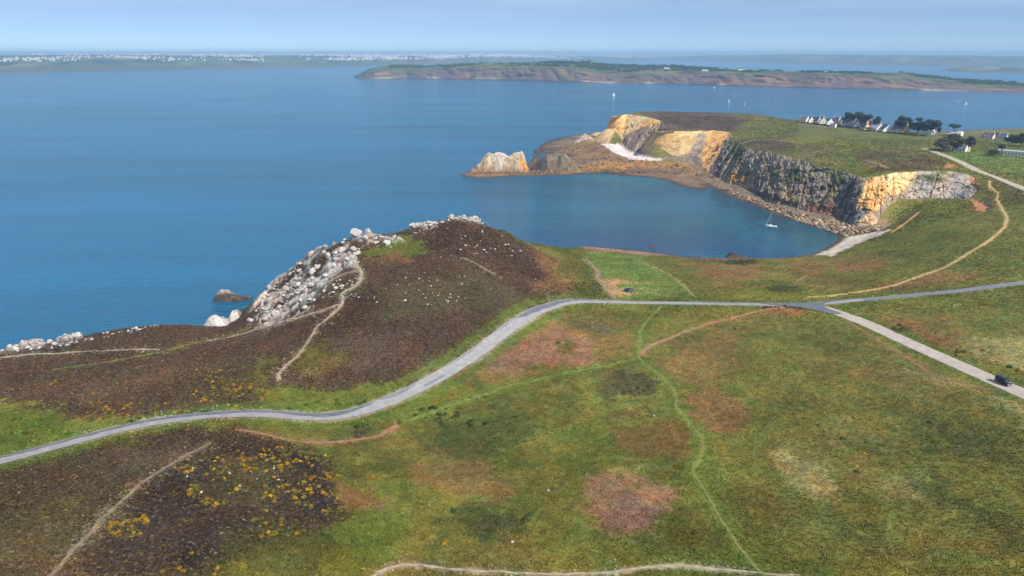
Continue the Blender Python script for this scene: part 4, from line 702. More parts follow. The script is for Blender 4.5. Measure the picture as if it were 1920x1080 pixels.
CLUST = [([(0, 652), (60, 642), (150, 628), (160, 645), (90, 655), (0, 664)], 30, .7, 2.2, 'white boulder on the left cliff edge above the coast path', 'boulders on the left cliff edge'), ([(170, 622), (290, 604), (290, 616), (200, 630)], 20, .6, 1.7, 'pale boulder on the cliff edge rise beyond the coast path', 'boulders on the cliff edge rise'),
 (SLOPE, 46, 1.8, 4.2, 'large pale boulder of the rocky sea slope', 'boulders of the rocky sea slope'), (CREST, 44, 1.2, 2.8, 'white boulder of the rocky crest on the hilltop', 'boulders of the hilltop crest'),
 ([(600, 548), (625, 520), (668, 520), (660, 545), (620, 555)], 16, .8, 2.0, 'pale boulder enclosed by the looping hill path', 'boulders inside the path loop'), ([(690, 575), (720, 520), (880, 515), (900, 560), (800, 580)], 36, .4, 1.2, 'small white boulder in the heather right of the hill path', 'boulders in the heather'), ([(850, 440), (930, 430), (990, 480), (960, 500), (860, 470)], 28, .6, 1.6, 'pale boulder on the heather slope below the hilltop crest', 'boulders below the crest'),
 ([(360, 860), (470, 850), (560, 900), (520, 950), (400, 950), (330, 930)], 26, .3, .8, 'small white stone among the gorse of the near mound', 'stones on the gorse mound')]
for poly, n_, a, b_, lb, gp in CLUST:
    um = np.mean([p[0] for p in poly]); vm = np.mean([p[1] for p in poly]); ur = (max(p[0] for p in poly) - min(p[0] for p in poly)) / 6; vr = (max(p[1] for p in poly) - min(p[1] for p in poly)) / 6
    for u, v in inpoly(poly, n_, RNG):
        sz = RNG.uniform(a, b_) * (1 if RNG.random() < .7 else .7); q = (sz - .7 * a) / (b_ - .7 * a)
        zone = ('upper ' if v < vm - vr else 'lower ' if v > vm + vr else '') + ('left' if u < um - ur else 'right' if u > um + ur else 'middle')
        boulder(u, v, sz, ('small ' if q < .3 else 'big ' if q > .62 else '') + lb.replace('small ', '').replace('large ', '') + ', ' + zone + ' part', gp)

# ------------------------------------------------------------------ scatter helper (ground cover and loose stones that nobody could count)
def shapes(name, meshes):
    c = bpy.data.collections.new(name)
    for k, me in enumerate(meshes): c.objects.link(bpy.data.objects.new('%s_%02d' % (name, k), me))
    return c
def scatter(name, pos, tint, scl, rot, coll, nk, label, cat):
    me = bpy.data.meshes.new(name); N = len(pos); me.vertices.add(N); me.vertices.foreach_set('co', np.asarray(pos, np.float32).ravel())
    for an, ty, dat, key in (('tint', 'FLOAT_COLOR', np.c_[np.clip(tint, 0, 1), np.ones(N)], 'color'), ('scl', 'FLOAT_VECTOR', scl, 'vector'), ('rot', 'FLOAT_VECTOR', rot, 'vector'), ('pick', 'INT', RNG.integers(0, nk, N), 'value')):
        at = me.attributes.new(an, ty, 'POINT'); at.data.foreach_set(key, np.asarray(dat, np.int32 if ty == 'INT' else np.float32).ravel())
    o = link(name, me); tag(o, label, cat, kind='stuff')
    ng = bpy.data.node_groups.new(name, 'GeometryNodeTree'); ng.interface.new_socket('Geometry', in_out='INPUT', socket_type='NodeSocketGeometry'); ng.interface.new_socket('Geometry', in_out='OUTPUT', socket_type='NodeSocketGeometry')
    N_ = ng.nodes.new; K = ng.links.new
    gi = N_('NodeGroupInput'); go = N_('NodeGroupOutput'); mp_ = N_('GeometryNodeMeshToPoints'); ip = N_('GeometryNodeInstanceOnPoints'); ci = N_('GeometryNodeCollectionInfo')
    ci.inputs['Collection'].default_value = coll; ci.inputs['Separate Children'].default_value = True; ci.inputs['Reset Children'].default_value = True
    def na(nm, ty):
        q = N_('GeometryNodeInputNamedAttribute'); q.data_type = ty; q.inputs['Name'].default_value = nm; return q.outputs['Attribute']
    K(gi.outputs[0], mp_.inputs['Mesh']); K(mp_.outputs[0], ip.inputs['Points']); K(ci.outputs[0], ip.inputs['Instance']); ip.inputs['Pick Instance'].default_value = True
    K(na('pick', 'INT'), ip.inputs['Instance Index']); K(na('scl', 'FLOAT_VECTOR'), ip.inputs['Scale'])
    er = N_('FunctionNodeEulerToRotation'); K(na('rot', 'FLOAT_VECTOR'), er.inputs[0]); K(er.outputs[0], ip.inputs['Rotation']); K(ip.outputs[0], go.inputs[0])
    md = o.modifiers.new('scatter', 'NODES'); md.node_group = ng; return o
def leaf_clump(seed, n_, rad, hgt, ls, up=.4):
    rg = random.Random(seed); V, F = [], []
    for _ in range(n_):
        th = rg.uniform(0, 6.283); ph = math.acos(rg.uniform(0, 1)); rr_ = rg.uniform(.65, 1)
        c = Vector((rad * rr_ * math.sin(ph) * math.cos(th), rad * rr_ * math.sin(ph) * math.sin(th), hgt * rr_ * math.cos(ph)))
        nrm = Vector((c.x / rad, c.y / rad, c.z / hgt + up)).normalized() + Vector((rg.uniform(-.5, .5), rg.uniform(-.5, .5), rg.uniform(-.3, .3)))
        q = nrm.to_track_quat('Z', 'Y'); s = ls * rg.uniform(.6, 1.3); i = len(V)
        for a, b_ in ((-1, -.7), (1, -.6), (.8, .7), (-.9, .8)): V.append(c + q @ Vector((a * s / 2, b_ * s / 2, 0)))
        F.append((i, i + 1, i + 2, i + 3))
    return np_mesh('leaf_clump', [tuple(v) for v in V], F, smooth=False)
def blade_tuft(seed, n_=14):
    rg = random.Random(seed); V, F = [], []
    for _ in range(n_):
        th = rg.uniform(0, 6.283); r0 = rg.uniform(0, .35); L_ = rg.uniform(.5, 1); le = rg.uniform(.1, .6); w_ = .10; c, s = math.cos(th), math.sin(th); i = len(V)
        V += [(r0 * c - w_ * s, r0 * s + w_ * c, 0), (r0 * c + w_ * s, r0 * s - w_ * c, 0), ((r0 + le * .4) * c + w_ * .7 * s, (r0 + le * .4) * s - w_ * .7 * c, L_ * .7), ((r0 + le) * c, (r0 + le) * s, L_)]; F.append((i, i + 1, i + 2, i + 3))
    return np_mesh('blade_tuft', V, F, smooth=False)
veg = attr_mat('heath_leaves', attr='tint', inst=True, var=.25, scales=(5,), bump=0, rough=.95, spec=.05)
HC = [leaf_clump(k, 26, .5, .5, .30) for k in range(4)]; GT = [blade_tuft(k) for k in range(4)]; GB = [leaf_clump(20 + k, 60, .5, .62, .20) for k in range(3)]
for me_ in HC + GT + GB: me_.materials.append(veg)
C_heath, C_grass, C_gorse = shapes('heath_shape', HC), shapes('tuft_shape', GT), shapes('gorse_shape', GB)
jj, ii = np.meshgrid(np.arange(NR), np.arange(NC), indexing='ij')
slope = np.hypot(np.gradient(GZ, axis=0) / (GY * lr), np.gradient(GZ, axis=1) / (dT * (GY + 30)))
ok = (GZ > 1.2) & (TU.reshape(NR, NC) > -40) & (TU.reshape(NR, NC) < 1960) & (TV.reshape(NR, NC) < 1110) & (slope < 1.3)
ok &= ROCKM < .35; lum = TCOL.mean(2); red = TCOL[..., 0] / (TCOL[..., 1] + 1e-4)
def take(mask, n_):
    k = np.flatnonzero(mask.ravel()); k = RNG.choice(k, min(n_, len(k)), replace=False); j = k // NC; i = k % NC
    y = GY[j, i] * (1 + RNG.uniform(-.5, .5, len(k)) * lr); x = (Tc[i] + RNG.uniform(-.5, .5, len(k)) * dT) * (y + 30)
    g_ = ~near_path(x, y, .15); x, y, k = x[g_], y[g_], k[g_]
    k2 = np.clip(k // NC + RNG.normal(0, 3.2, len(k)).astype(int), 0, NR - 1) * NC + np.clip(k % NC + RNG.normal(0, 4, len(k)).astype(int), 0, NC - 1); tc_ = TCOL.reshape(-1, 3)[k2]; tc_ = np.where((tc_.sum(1) < .02)[:, None] | (tc_.mean(1) > .26)[:, None], TCOL.reshape(-1, 3)[k], tc_)
    return np.c_[x, y, zt(x, y) - .03], tc_, k
def rots(n_): return np.c_[RNG.uniform(-.2, .2, n_), RNG.uniform(-.2, .2, n_), RNG.uniform(0, 6.283, n_)]
near = ok & (GY < 440); heathy = near & HMASK & (red > 1.02)
p_, c_, k_ = take(heathy, 120000); n_ = len(p_); s_ = RNG.uniform(.4, .85, n_) * (1 + (p_[:, 1] > 260) * .4)
br = RNG.lognormal(.0, .24, n_)[:, None]; hue = RNG.random(n_)[:, None]; tt_ = c_ * br; tt_ = np.where(hue < .09, lin(98, 86, 44) * br * .9, np.where(hue > .96, lin(112, 98, 88) * br * .8, tt_))
scatter('heather', p_, tt_, np.c_[s_, s_, s_ * RNG.uniform(.6, 1.1, n_)], rots(n_), C_heath, 4, 'dark brown heather carpeting the hill and the near mound', 'heather')
p_, c_, k_ = take(near & ~heathy & (lum < .3), 85000); n_ = len(p_); s_ = RNG.uniform(.25, .6, n_) * (1 + (p_[:, 1] > 260) * .5)
scatter('grass', p_, c_ * [1.04, 1.02, .92] * RNG.lognormal(.36, .15, n_)[:, None], np.c_[s_, s_, s_ * RNG.uniform(.5, 1.0, n_)], rots(n_), C_grass, 4, 'rough grass and bracken covering the open ground', 'grass')
far_ok = ok & (GY >= 440) & (lum < .16) & (GZ > 6) & (slope < .6) & (D_cliff > 5)
p_, c_, k_ = take(far_ok, 26000); n_ = len(p_); s_ = RNG.uniform(.5, 1.6, n_) * np.where((TU[k_] > 1495) & (TV[k_] < 262), .45, 1)
scatter('low_scrub', p_, c_ * RNG.lognormal(.0, .3, n_)[:, None], np.c_[s_ * 1.3, s_ * 1.3, s_ * .8], rots(n_), C_heath, 4, 'low green scrub on the plateau above the cove cliffs', 'scrub')
GORSE = [(el(430, 735, 75, 28), .04), (el(410, 700, 60, 20), .03), (el(200, 765, 110, 22), .022), (el(280, 770, 90, 16), .04), (el(240, 985, 40, 26), .10), (el(410, 925, 60, 26), .07), (el(400, 880, 80, 40), .035), (el(560, 900, 80, 60), .03), (el(500, 860, 80, 26), .025), (el(600, 930, 50, 40), .03), (el(380, 1060, 90, 30), .012), (el(520, 985, 60, 30), .018), (el(860, 1020, 50, 14), .012), (el(1032, 1053, 9, 6), .35), (el(895, 1042, 10, 5), .2), (el(690, 890, 14, 10), .05), (el(822, 755, 12, 8), .08), (el(860, 745, 30, 10), .02), (el(1590, 860, 50, 30), .004), (el(1560, 935, 40, 14), .008), (el(100, 740, 120, 30), .004), (el(672, 436, 8, 2), .3), (el(510, 545, 12, 8), .05), (el(500, 590, 30, 12), .03)]
pp, cl2 = [], []
for poly, dn in GORSE:
    m_ = np.zeros((NR, NC), bool); xs = [p[0] for p in poly]; ys = [p[1] for p in poly]; U2 = TU.reshape(NR, NC); V2 = TV.reshape(NR, NC)
    k = np.flatnonzero((near & (U2 > min(xs)) & (U2 < max(xs)) & (V2 > min(ys)) & (V2 < max(ys))).ravel()); k = k[sdf_poly(TU[k], TV[k], poly) > 0]
    cn = sstep(-.12, .12, fbm(GX.ravel()[k] / 3.5, GY.ravel()[k] / 3.5, 3, 401)); k = k[RNG.random(len(k)) < dn * cn * 2.2]
    if not len(k): continue
    m_.ravel()[k] = True; q, _, _ = take(m_, 10 ** 6); pp.append(q)
pp = np.concatenate(pp); n_ = len(pp); s_ = RNG.uniform(.45, 1.15, n_); yl = RNG.random(n_)[:, None]
tn_ = np.where(yl < .6, lin(156, 118, 32), lin(104, 100, 40)) * RNG.lognormal(0, .25, n_)[:, None]
scatter('gorse', pp, tn_, np.c_[s_ * 1.15, s_ * 1.15, s_ * .85], rots(n_), C_gorse, 3, 'yellow flowering gorse scattered through the heather', 'gorse')
BRM = [(el(1128, 614, 26, 12), .05, (116, 102, 96)), (el(1165, 622, 22, 10), .04, (112, 100, 92)), (el(1185, 722, 34, 22), .05, (66, 66, 48)), (el(1690, 618, 22, 8), .12, (62, 72, 40)), (el(1466, 543, 30, 6), .2, (76, 82, 46)), (el(820, 775, 50, 12), .03, (60, 74, 36)), (el(900, 800, 80, 40), .012, (58, 70, 36)), (el(660, 815, 26, 6), .08, (76, 66, 56)), (el(690, 805, 30, 8), .05, (64, 76, 38)), (el(1600, 850, 120, 70), .003, (80, 84, 48)), (el(1760, 830, 140, 60), .003, (66, 78, 40)), (el(940, 980, 120, 40), .004, (58, 70, 38)), (el(1052, 650, 20, 12), .08, (74, 92, 40)), (el(1090, 540, 40, 14), .06, (66, 80, 38)), (el(1055, 466, 40, 5), .15, (70, 92, 40)), (el(1390, 493, 36, 4), .3, (56, 66, 40)), (el(1590, 575, 40, 8), .06, (76, 110, 40)), (el(1780, 660, 90, 14), .03, (92, 84, 56)), (el(1860, 690, 60, 12), .03, (76, 86, 44)), (el(1480, 578, 60, 4), .15, (84, 66, 52)), (el(1440, 620, 120, 30), .003, (84, 86, 46)), (el(60, 800, 90, 26), .02, (78, 96, 38)), (el(600, 760, 110, 12), .04, (82, 98, 40)), (el(270, 780, 160, 12), .03, (72, 76, 40))]
bp_, bt_ = [], []
for poly, dn, rgb in BRM:
    m_ = np.zeros((NR, NC), bool); xs = [p[0] for p in poly]; ys = [p[1] for p in poly]; k = np.flatnonzero((near & (TU.reshape(NR, NC) > min(xs)) & (TU.reshape(NR, NC) < max(xs)) & (TV.reshape(NR, NC) > min(ys)) & (TV.reshape(NR, NC) < max(ys))).ravel()); k = k[sdf_poly(TU[k], TV[k], poly) > 0]
    k = k[RNG.random(len(k)) < dn * 1.6 * sstep(-.12, .14, fbm(GX.ravel()[k] / 4, GY.ravel()[k] / 4, 3, 411))]
    if len(k): m_.ravel()[k] = True; q, _, _ = take(m_, 10 ** 6); bp_.append(q); bt_.append(lin(*rgb) * RNG.lognormal(.05, .3, len(q))[:, None])
bp_ = np.concatenate(bp_); bt_ = np.concatenate(bt_); n_ = len(bp_); s_ = RNG.uniform(.6, 1.7, n_)
scatter('bramble', bp_, bt_, np.c_[s_ * 1.2, s_ * 1.2, s_ * .75], rots(n_), C_gorse, 3, 'low bramble and scrub bushes dotted over the pasture and verges', 'scrub')
stone_i = attr_mat('loose_stone', attr='tint', inst=True, var=.25, scales=(1.2,), bump=.1, bscale=2, rough=.95)
RK = []
for k in range(5):
    me_ = hull_rock(50 + k, 16, .7); me_.materials.append(stone_i); RK.append(me_)
C_stone = shapes('stone_shape', RK)
def stones(name, specs, label):
    P_, T_, S_ = [], [], []
    for poly, n_, a, b_, cols, clump in specs:
        for u, v in inpoly(poly, n_, RNG):
            h = hit(u, v)
            if h is None: continue
            if clump and fbm(np.array([h[0] / clump]), np.array([h[1] / clump]), 3, 501)[0] < -.03: continue
            s = a + (b_ - a) * RNG.random() ** 2; P_.append((h[0], h[1], h[2] + s * .12)); S_.append((s * RNG.uniform(.9, 1.5), s, s * RNG.uniform(.6, .95))); T_.append(lin(*cols[RNG.integers(len(cols))]) * RNG.uniform(.75, 1.15))
    scatter(name, P_, np.array(T_), np.array(S_), np.c_[RNG.uniform(-.5, .5, (len(P_), 2)), RNG.uniform(0, 6.3, len(P_))], C_stone, 5, label, 'stones')
LIC = [(176, 170, 164), (160, 152, 146), (188, 182, 174), (140, 130, 122)]
stones('outcrop_stones', [(SLOPE, 150, .4, 1.4, LIC, 7), ([(470, 590), (495, 550), (560, 500), (560, 560), (500, 600)], 90, .7, 2.2, LIC, 0), (CREST, 260, .5, 1.8, LIC, 0), ([(640, 450), (760, 440), (800, 430), (790, 440), (700, 460)], 160, .5, 1.6, LIC, 5), ([(0, 652), (150, 628), (300, 604), (300, 614), (160, 642), (0, 662)], 200, .3, 1.2, LIC, 6), ([(690, 590), (720, 510), (900, 500), (960, 580), (800, 640)], 110, .2, .7, LIC, 6), ([(780, 470), (900, 425), (1000, 490), (900, 520)], 80, .25, .7, LIC, 6), ([(600, 560), (620, 500), (690, 500), (690, 560)], 130, .3, 1.3, LIC, 4), ([(330, 880), (460, 840), (580, 900), (520, 960), (380, 960)], 90, .12, .4, LIC, 4)], 'pale lichened stones and outcrops of the hill')
kk_ = RNG.choice(np.flatnonzero((HFf > .03) & (HFf < .97) & (cz > 2) & (SA > 240)), 1400, replace=False); s_ = .8 + 2.4 * RNG.random(1400) ** 2
scatter('cliff_blocks', Gc.reshape(-1, 3)[kk_], cc_[kk_] * RNG.lognormal(.0, .18, 1400)[:, None], np.c_[s_ * 1.3, s_, s_ * 1.1], np.c_[RNG.uniform(-.6, .6, (1400, 2)), RNG.uniform(0, 6.3, 1400)], C_stone, 5, 'broken rock blocks bedded in the cove cliffs', 'rock')
SH = [(170, 144, 112), (148, 124, 100), (128, 108, 92), (186, 164, 136), (104, 92, 84)]
stones('shore_stones', [([(1345, 346), (1400, 368), (1460, 390), (1540, 410), (1610, 424), (1660, 432), (1585, 443), (1540, 429), (1470, 406), (1400, 376), (1345, 351)], 1500, .8, 3.6, SH, 0), ([(1000, 298), (1130, 290), (1330, 314), (1340, 336), (1260, 325), (1060, 324), (890, 325)], 1300, .8, 3.4, [(150, 112, 70), (120, 100, 84), (92, 80, 76), (172, 128, 70)], 0), ([(882, 322), (1000, 319), (1060, 318), (1050, 326), (890, 327)], 420, .8, 3.2, [(140, 110, 84), (110, 92, 80), (90, 78, 74)], 0), ([(1000, 286), (1075, 277), (1120, 272), (1120, 285), (1040, 296), (1000, 294)], 260, .8, 3, [(120, 98, 80), (92, 80, 74)], 0), ([(1092, 462), (1245, 478), (1180, 477), (1095, 468)], 500, .3, 1.2, [(160, 132, 112), (130, 108, 96), (96, 84, 80)], 0), ([(1590, 424), (1640, 400), (1665, 420), (1640, 432)], 240, .5, 1.8, [(206, 172, 132), (190, 150, 110)], 0), ([(1290, 484), (1345, 485), (1345, 489), (1290, 489)], 80, .4, 1.6, [(110, 92, 86), (80, 70, 68)], 0), ([(1150, 216), (1230, 204), (1250, 212), (1200, 216)], 40, .6, 2, LIC, 0)], 'tumbled tan boulders and shingle along the cove shore')

# ------------------------------------------------------------------ small builders
class MB:
    def __init__(s): s.bm = bmesh.new()
    def box(s, x0, x1, y0, y1, z0, z1):
        v = [s.bm.verts.new(p) for p in ((x0, y0, z0), (x1, y0, z0), (x1, y1, z0), (x0, y1, z0), (x0, y0, z1), (x1, y0, z1), (x1, y1, z1), (x0, y1, z1))]
        for f in ((3, 2, 1, 0), (4, 5, 6, 7), (0, 1, 5, 4), (1, 2, 6, 5), (2, 3, 7, 6), (3, 0, 4, 7)): s.bm.faces.new([v[i] for i in f])
        return s
    def poly(s, p): s.bm.faces.new([s.bm.verts.new(q) for q in p]); return s
    def prism(s, prof, y0, y1):     # profile in x,z pushed along y
        a = [s.bm.verts.new((x, y0, z)) for x, z in prof]; b_ = [s.bm.verts.new((x, y1, z)) for x, z in prof]; n_ = len(prof)
        s.bm.faces.new(a); s.bm.faces.new(b_[::-1])
        for k in range(n_): s.bm.faces.new((a[(k + 1) % n_], a[k], b_[k], b_[(k + 1) % n_]))
        return s
    def tube(s, p0, p1, r0, r1, n_=8):
        p0, p1 = Vector(p0), Vector(p1); q = (p1 - p0).to_track_quat('Z', 'Y'); a, b_ = [], []
        for k in range(n_):
            t_ = 2 * math.pi * k / n_; e = Vector((math.cos(t_), math.sin(t_), 0)); a.append(s.bm.verts.new(p0 + q @ (e * r0))); b_.append(s.bm.verts.new(p1 + q @ (e * r1)))
        for k in range(n_): s.bm.faces.new((a[k], a[(k + 1) % n_], b_[(k + 1) % n_], b_[k]))
        s.bm.faces.new(a[::-1]); s.bm.faces.new(b_); return s
    def bevel(s, w_, seg=1): bmesh.ops.bevel(s.bm, geom=s.bm.edges[:], offset=w_, segments=seg, affect='EDGES', clamp_overlap=True); return s
    def build(s, name, m, parent=None, smooth=False):
        bmesh.ops.recalc_face_normals(s.bm, faces=s.bm.faces[:]); me = bpy.data.meshes.new(name); s.bm.to_mesh(me); s.bm.free()
        if smooth: me.polygons.foreach_set('use_smooth', [True] * len(me.polygons))
        return link(name, me, m, parent)

# ------------------------------------------------------------------ houses
slate = (84, 84, 98); glassm = mat('window_glass', (38, 44, 54), .25, .1, 1, spec=.5); doorm = mat('painted_door', (66, 84, 104), .6, .1, 1); trimm = mat('granite_chimney', (196, 190, 182), .9, .15, 1)
def house(u, v, W, Ln, hw, hr, rz, wall, roof, label, chim=2, sink=.4, dormer=0, flat=False):
    h = hit(u, v)
    if h is None: print('house missed', u, v); return
    W, Ln, hw, hr = W * 1.15, Ln * 1.12, hw * 1.25, hr * 1.2; zz = max(z1(h[0] + a, h[1] + b_) for a in (-3, 0, 3) for b_ in (-5, 0, 3))
    e = empty('house', (h[0], h[1], zz - sink), R(rz - 32)); tag(e, label, 'house', 'houses of the clifftop hamlet')
    wm = mat('render_%d_%d_%d' % wall, wall, .85, .1, .3); rm_ = mat('roof_%d_%d_%d' % roof, roof, .7, .15, .8)
    if flat:
        MB().box(-Ln / 2, Ln / 2, -W / 2, W / 2, 0, hw).build('wall', wm, e); MB().box(-Ln / 2 - .3, Ln / 2 + .3, -W / 2 - .3, W / 2 + .3, hw + .003, hw + .35).build('roof', rm_, e)
    else:
        MB().prism([(-W / 2, 0), (W / 2, 0), (W / 2, hw), (0, hw + hr), (-W / 2, hw)], -Ln / 2, Ln / 2).build('wall', wm, e).rotation_euler = (0, 0, -math.pi / 2)
        k = MB(); ov_ = .35; t_ = .18; sl = hr / (W / 2)
        k.prism([(-W / 2 - ov_, hw - ov_ * sl + .02), (0, hw + hr + .02), (W / 2 + ov_, hw - ov_ * sl + .02), (W / 2 + ov_, hw - ov_ * sl + .02 + t_), (0, hw + hr + t_ + .04), (-W / 2 - ov_, hw - ov_ * sl + .02 + t_)], -Ln / 2 + .12, Ln / 2 - .12)
        ro = k.build('roof', rm_, e); ro.rotation_euler = (0, 0, -math.pi / 2)
        for c in range(chim):
            x = (1 if c == 0 else -1) * (Ln / 2 - .45); MB().box(x - .42, x + .42, -.6, .6, hw + hr - .5, hw + hr + 1.3).box(x - .5, x + .5, -.7, .7, hw + hr + 1.303, hw + hr + 1.5).build('chimney', trimm, e)
        for c in range(dormer):
            x = -Ln / 2 + Ln * (c + 1) / (dormer + 1); MB().prism([(x - .8, hw - .1), (x + .8, hw - .1), (x + .8, hw + 1.3), (x, hw + 2.1), (x - .8, hw + 1.3)], -W / 2 + .35, -W / 2 + 2.6).build('dormer', wm, e)
    nw = max(2, int(Ln / 2.6))
    for c in range(nw):
        x = -Ln / 2 + Ln * (c + .5) / nw
        if c == nw // 2 and not flat: MB().box(x - .5, x + .5, -W / 2 - .04, -W / 2 + .05, sink, sink + 2.1).build('door', doorm, e)
        else: MB().box(x - .5, x + .5, -W / 2 - .04, -W / 2 + .05, sink + .9, min(hw - .15, sink + 2.2)).build('window', glassm, e)
    if not flat: MB().box(Ln / 2 - .05, Ln / 2 + .04, -.45, .45, hw * .55, hw * .55 + 1.2).build('window', glassm, e)
    return e
CR_, WH_, PK_, YE_, BL_ = (232, 220, 196), (236, 234, 232), (226, 150, 128), (236, 214, 150), (214, 232, 236)
HS = [
 (1507, 229, 7, 11, 2.8, 3.6, -25, WH_, (112, 106, 112), 'leftmost house of the hamlet, grey roof and pale chimneys', 2), (1519, 230, 6, 8, 2.6, 3.4, -62, (238, 236, 214), slate, 'small cottage with a cream gable, second from the hamlet left end', 1),
 (1530, 231.5, 7, 10, 2.6, 4.0, -30, (208, 204, 208), (74, 74, 96), 'dark slate house with one tall grey gable chimney', 1), (1541, 233, 9, 11, 2.4, 5.2, -68, (214, 206, 190), (120, 104, 100), 'broad beige gable house between slate and white houses', 1),
 (1554, 235, 8, 10, 2.6, 4.4, -64, WH_, slate, 'bright white gable house left of the small white garage', 0), (1567, 234.5, 7.5, 11, 3.4, 4.8, -40, (244, 222, 190), (112, 100, 112), 'tall cream house with dark roof behind the white garage', 2),
 (1584, 236, 6, 8, 2.8, 4.0, -66, (214, 224, 208), slate, 'pale green gabled cottage under the left tall pines', 1), (1595, 237, 8, 12, 3.2, 4.6, -30, (168, 164, 180), (92, 88, 104), 'grey violet slate house in front of the left pines', 1),
 (1605, 238, 7, 9, 2.8, 4.2, -66, BL_, slate, 'pale blue gabled house near the hamlet middle', 0), (1612, 233, 6, 9, 4.2, 3.4, -50, (244, 220, 188), (140, 110, 90), 'tall peach house against the dark pines', 1),
 (1620, 237, 7, 9, 2.8, 4.0, -38, WH_, (96, 84, 96), 'white house with a dark roof left of the red roofed one', 1), (1621, 244, 6.5, 11, 2.6, 4.0, -58, YE_, (88, 88, 116), 'yellow gabled house at the hamlet front edge', 1),
 (1631, 238, 7, 9, 3.0, 4.0, -56, PK_, (160, 92, 84), 'coral pink house with a red roof', 1), (1641, 238, 7, 12, 2.6, 3.6, -20, (190, 186, 178), (120, 118, 120), 'low grey house right of the coral pink one', 2),
 (1640, 245.5, 7, 10, 2.4, 3.2, -34, (208, 206, 216), (152, 150, 172), 'lilac grey roofed bungalow at the front of the hamlet', 0), (1655, 240, 7, 12, 2.8, 3.6, -22, WH_, (76, 74, 92), 'dark roofed house with white dormers behind the broad white gable', 2, .4, 2),
 (1661, 247, 11, 13, 2.2, 5.0, -66, WH_, slate, 'broad low white gable at the front of the hamlet', 0), (1671, 240.5, 8.5, 10, 4.4, 5.2, -72, WH_, slate, 'tall bright white gable house under the middle pines', 1),
 (1682, 248.5, 7.5, 12, 2.6, 3.8, -26, (226, 220, 214), (116, 104, 116), 'mauve roofed long house right of the broad white gable', 2), (1695, 249, 7, 10, 3.2, 5.2, -58, (238, 212, 160), (150, 96, 84), 'yellow and brick gabled house beside the middle pines', 1),
 (1737, 251.5, 8, 13, 5.2, 3.2, -18, WH_, slate, 'large white two storey house in front of the round pines', 2, .4, 1), (1748, 249.5, 6.5, 8, 2.6, 4.4, -66, (244, 226, 200), (90, 80, 90), 'cream gable attached right of the large white house', 1),
 (1785, 255, 8, 13, 2.6, 2.4, -15, (216, 222, 230), (158, 172, 190), 'pale roofed bungalow under the lone flat pine', 0), (1799, 255, 6, 6, 4.2, 2.0, -30, WH_, (190, 190, 190), 'small tall white house right of the lone flat pine', 0),
 (1852, 260, 7.5, 15, 2.4, 4.4, -28, (240, 228, 200), (104, 88, 100), 'long cream house with dormers and two big chimneys', 2, .4, 2), (1867, 259.5, 7, 9, 2.4, 4.4, -40, (240, 222, 206), (98, 86, 100), 'cream gabled house next to the long cream one', 2),
 (1880, 261, 7, 9, 2.6, 4.2, -20, (200, 206, 210), (84, 92, 106), 'grey slate house left of the right edge wood', 2), (1799, 284, 5.5, 10, 2.6, 2.8, -18, (236, 232, 214), (104, 102, 112), 'white cottage with slate roof among the grey pines', 0),
 (1812, 284, 4, 4, 2.2, 1.4, -18, (224, 196, 160), (150, 128, 108), 'small tan shed right of the white cottage', 0)]
for hh_ in HS: house(*hh_)
house(1562, 238.5, 5, 6, 2.6, 1.2, -12, WH_, (104, 100, 116), 'small white garage in front of the tall cream house', 0); house(1906, 292, 7, 26, 3.2, .5, -14, (240, 240, 242), (176, 178, 182), 'long flat roofed white building by the meadow at the right edge', 0, flat=True); house(1884, 289, 4, 12, 1.8, .5, -14, (204, 208, 214), (150, 158, 166), 'low grey annex left of the long white building', 0, flat=True)
for u, v, lb in ((1545, 135.5, 'white fort building on the skyline of the distant headland'), (1390, 132, 'white house among trees on the distant headland, left of the fort'), (1322, 133, 'pale house at the wood edge on the distant headland'), (1250, 129, 'small pale house in the green middle of the distant headland')):
    j_ = np.argmin(np.abs(us2 - u)); col_ = HG[:, j_]; vv_ = proj(col_[:, 0], col_[:, 1], col_[:, 2])[1]; k = 30 + np.argmin(np.abs(vv_[30:46] - v)); p = col_[k]
    e = empty('distant_house', (p[0], p[1], p[2] - 1), R(-12)); tag(e, lb, 'house', 'houses on the distant headland'); wm = mat('render_236_234_232', WH_)
    MB().box(-14, 14, -6, 6, 0, 7).build('wall', wm, e); MB().prism([(-6.6, 6.9), (0, 10.5), (6.6, 6.9), (6.6, 7.3), (0, 10.9), (-6.6, 7.3)], -14.5, 14.5).build('roof', mat('roof_84_84_98', slate), e).rotation_euler = (0, 0, -math.pi / 2)

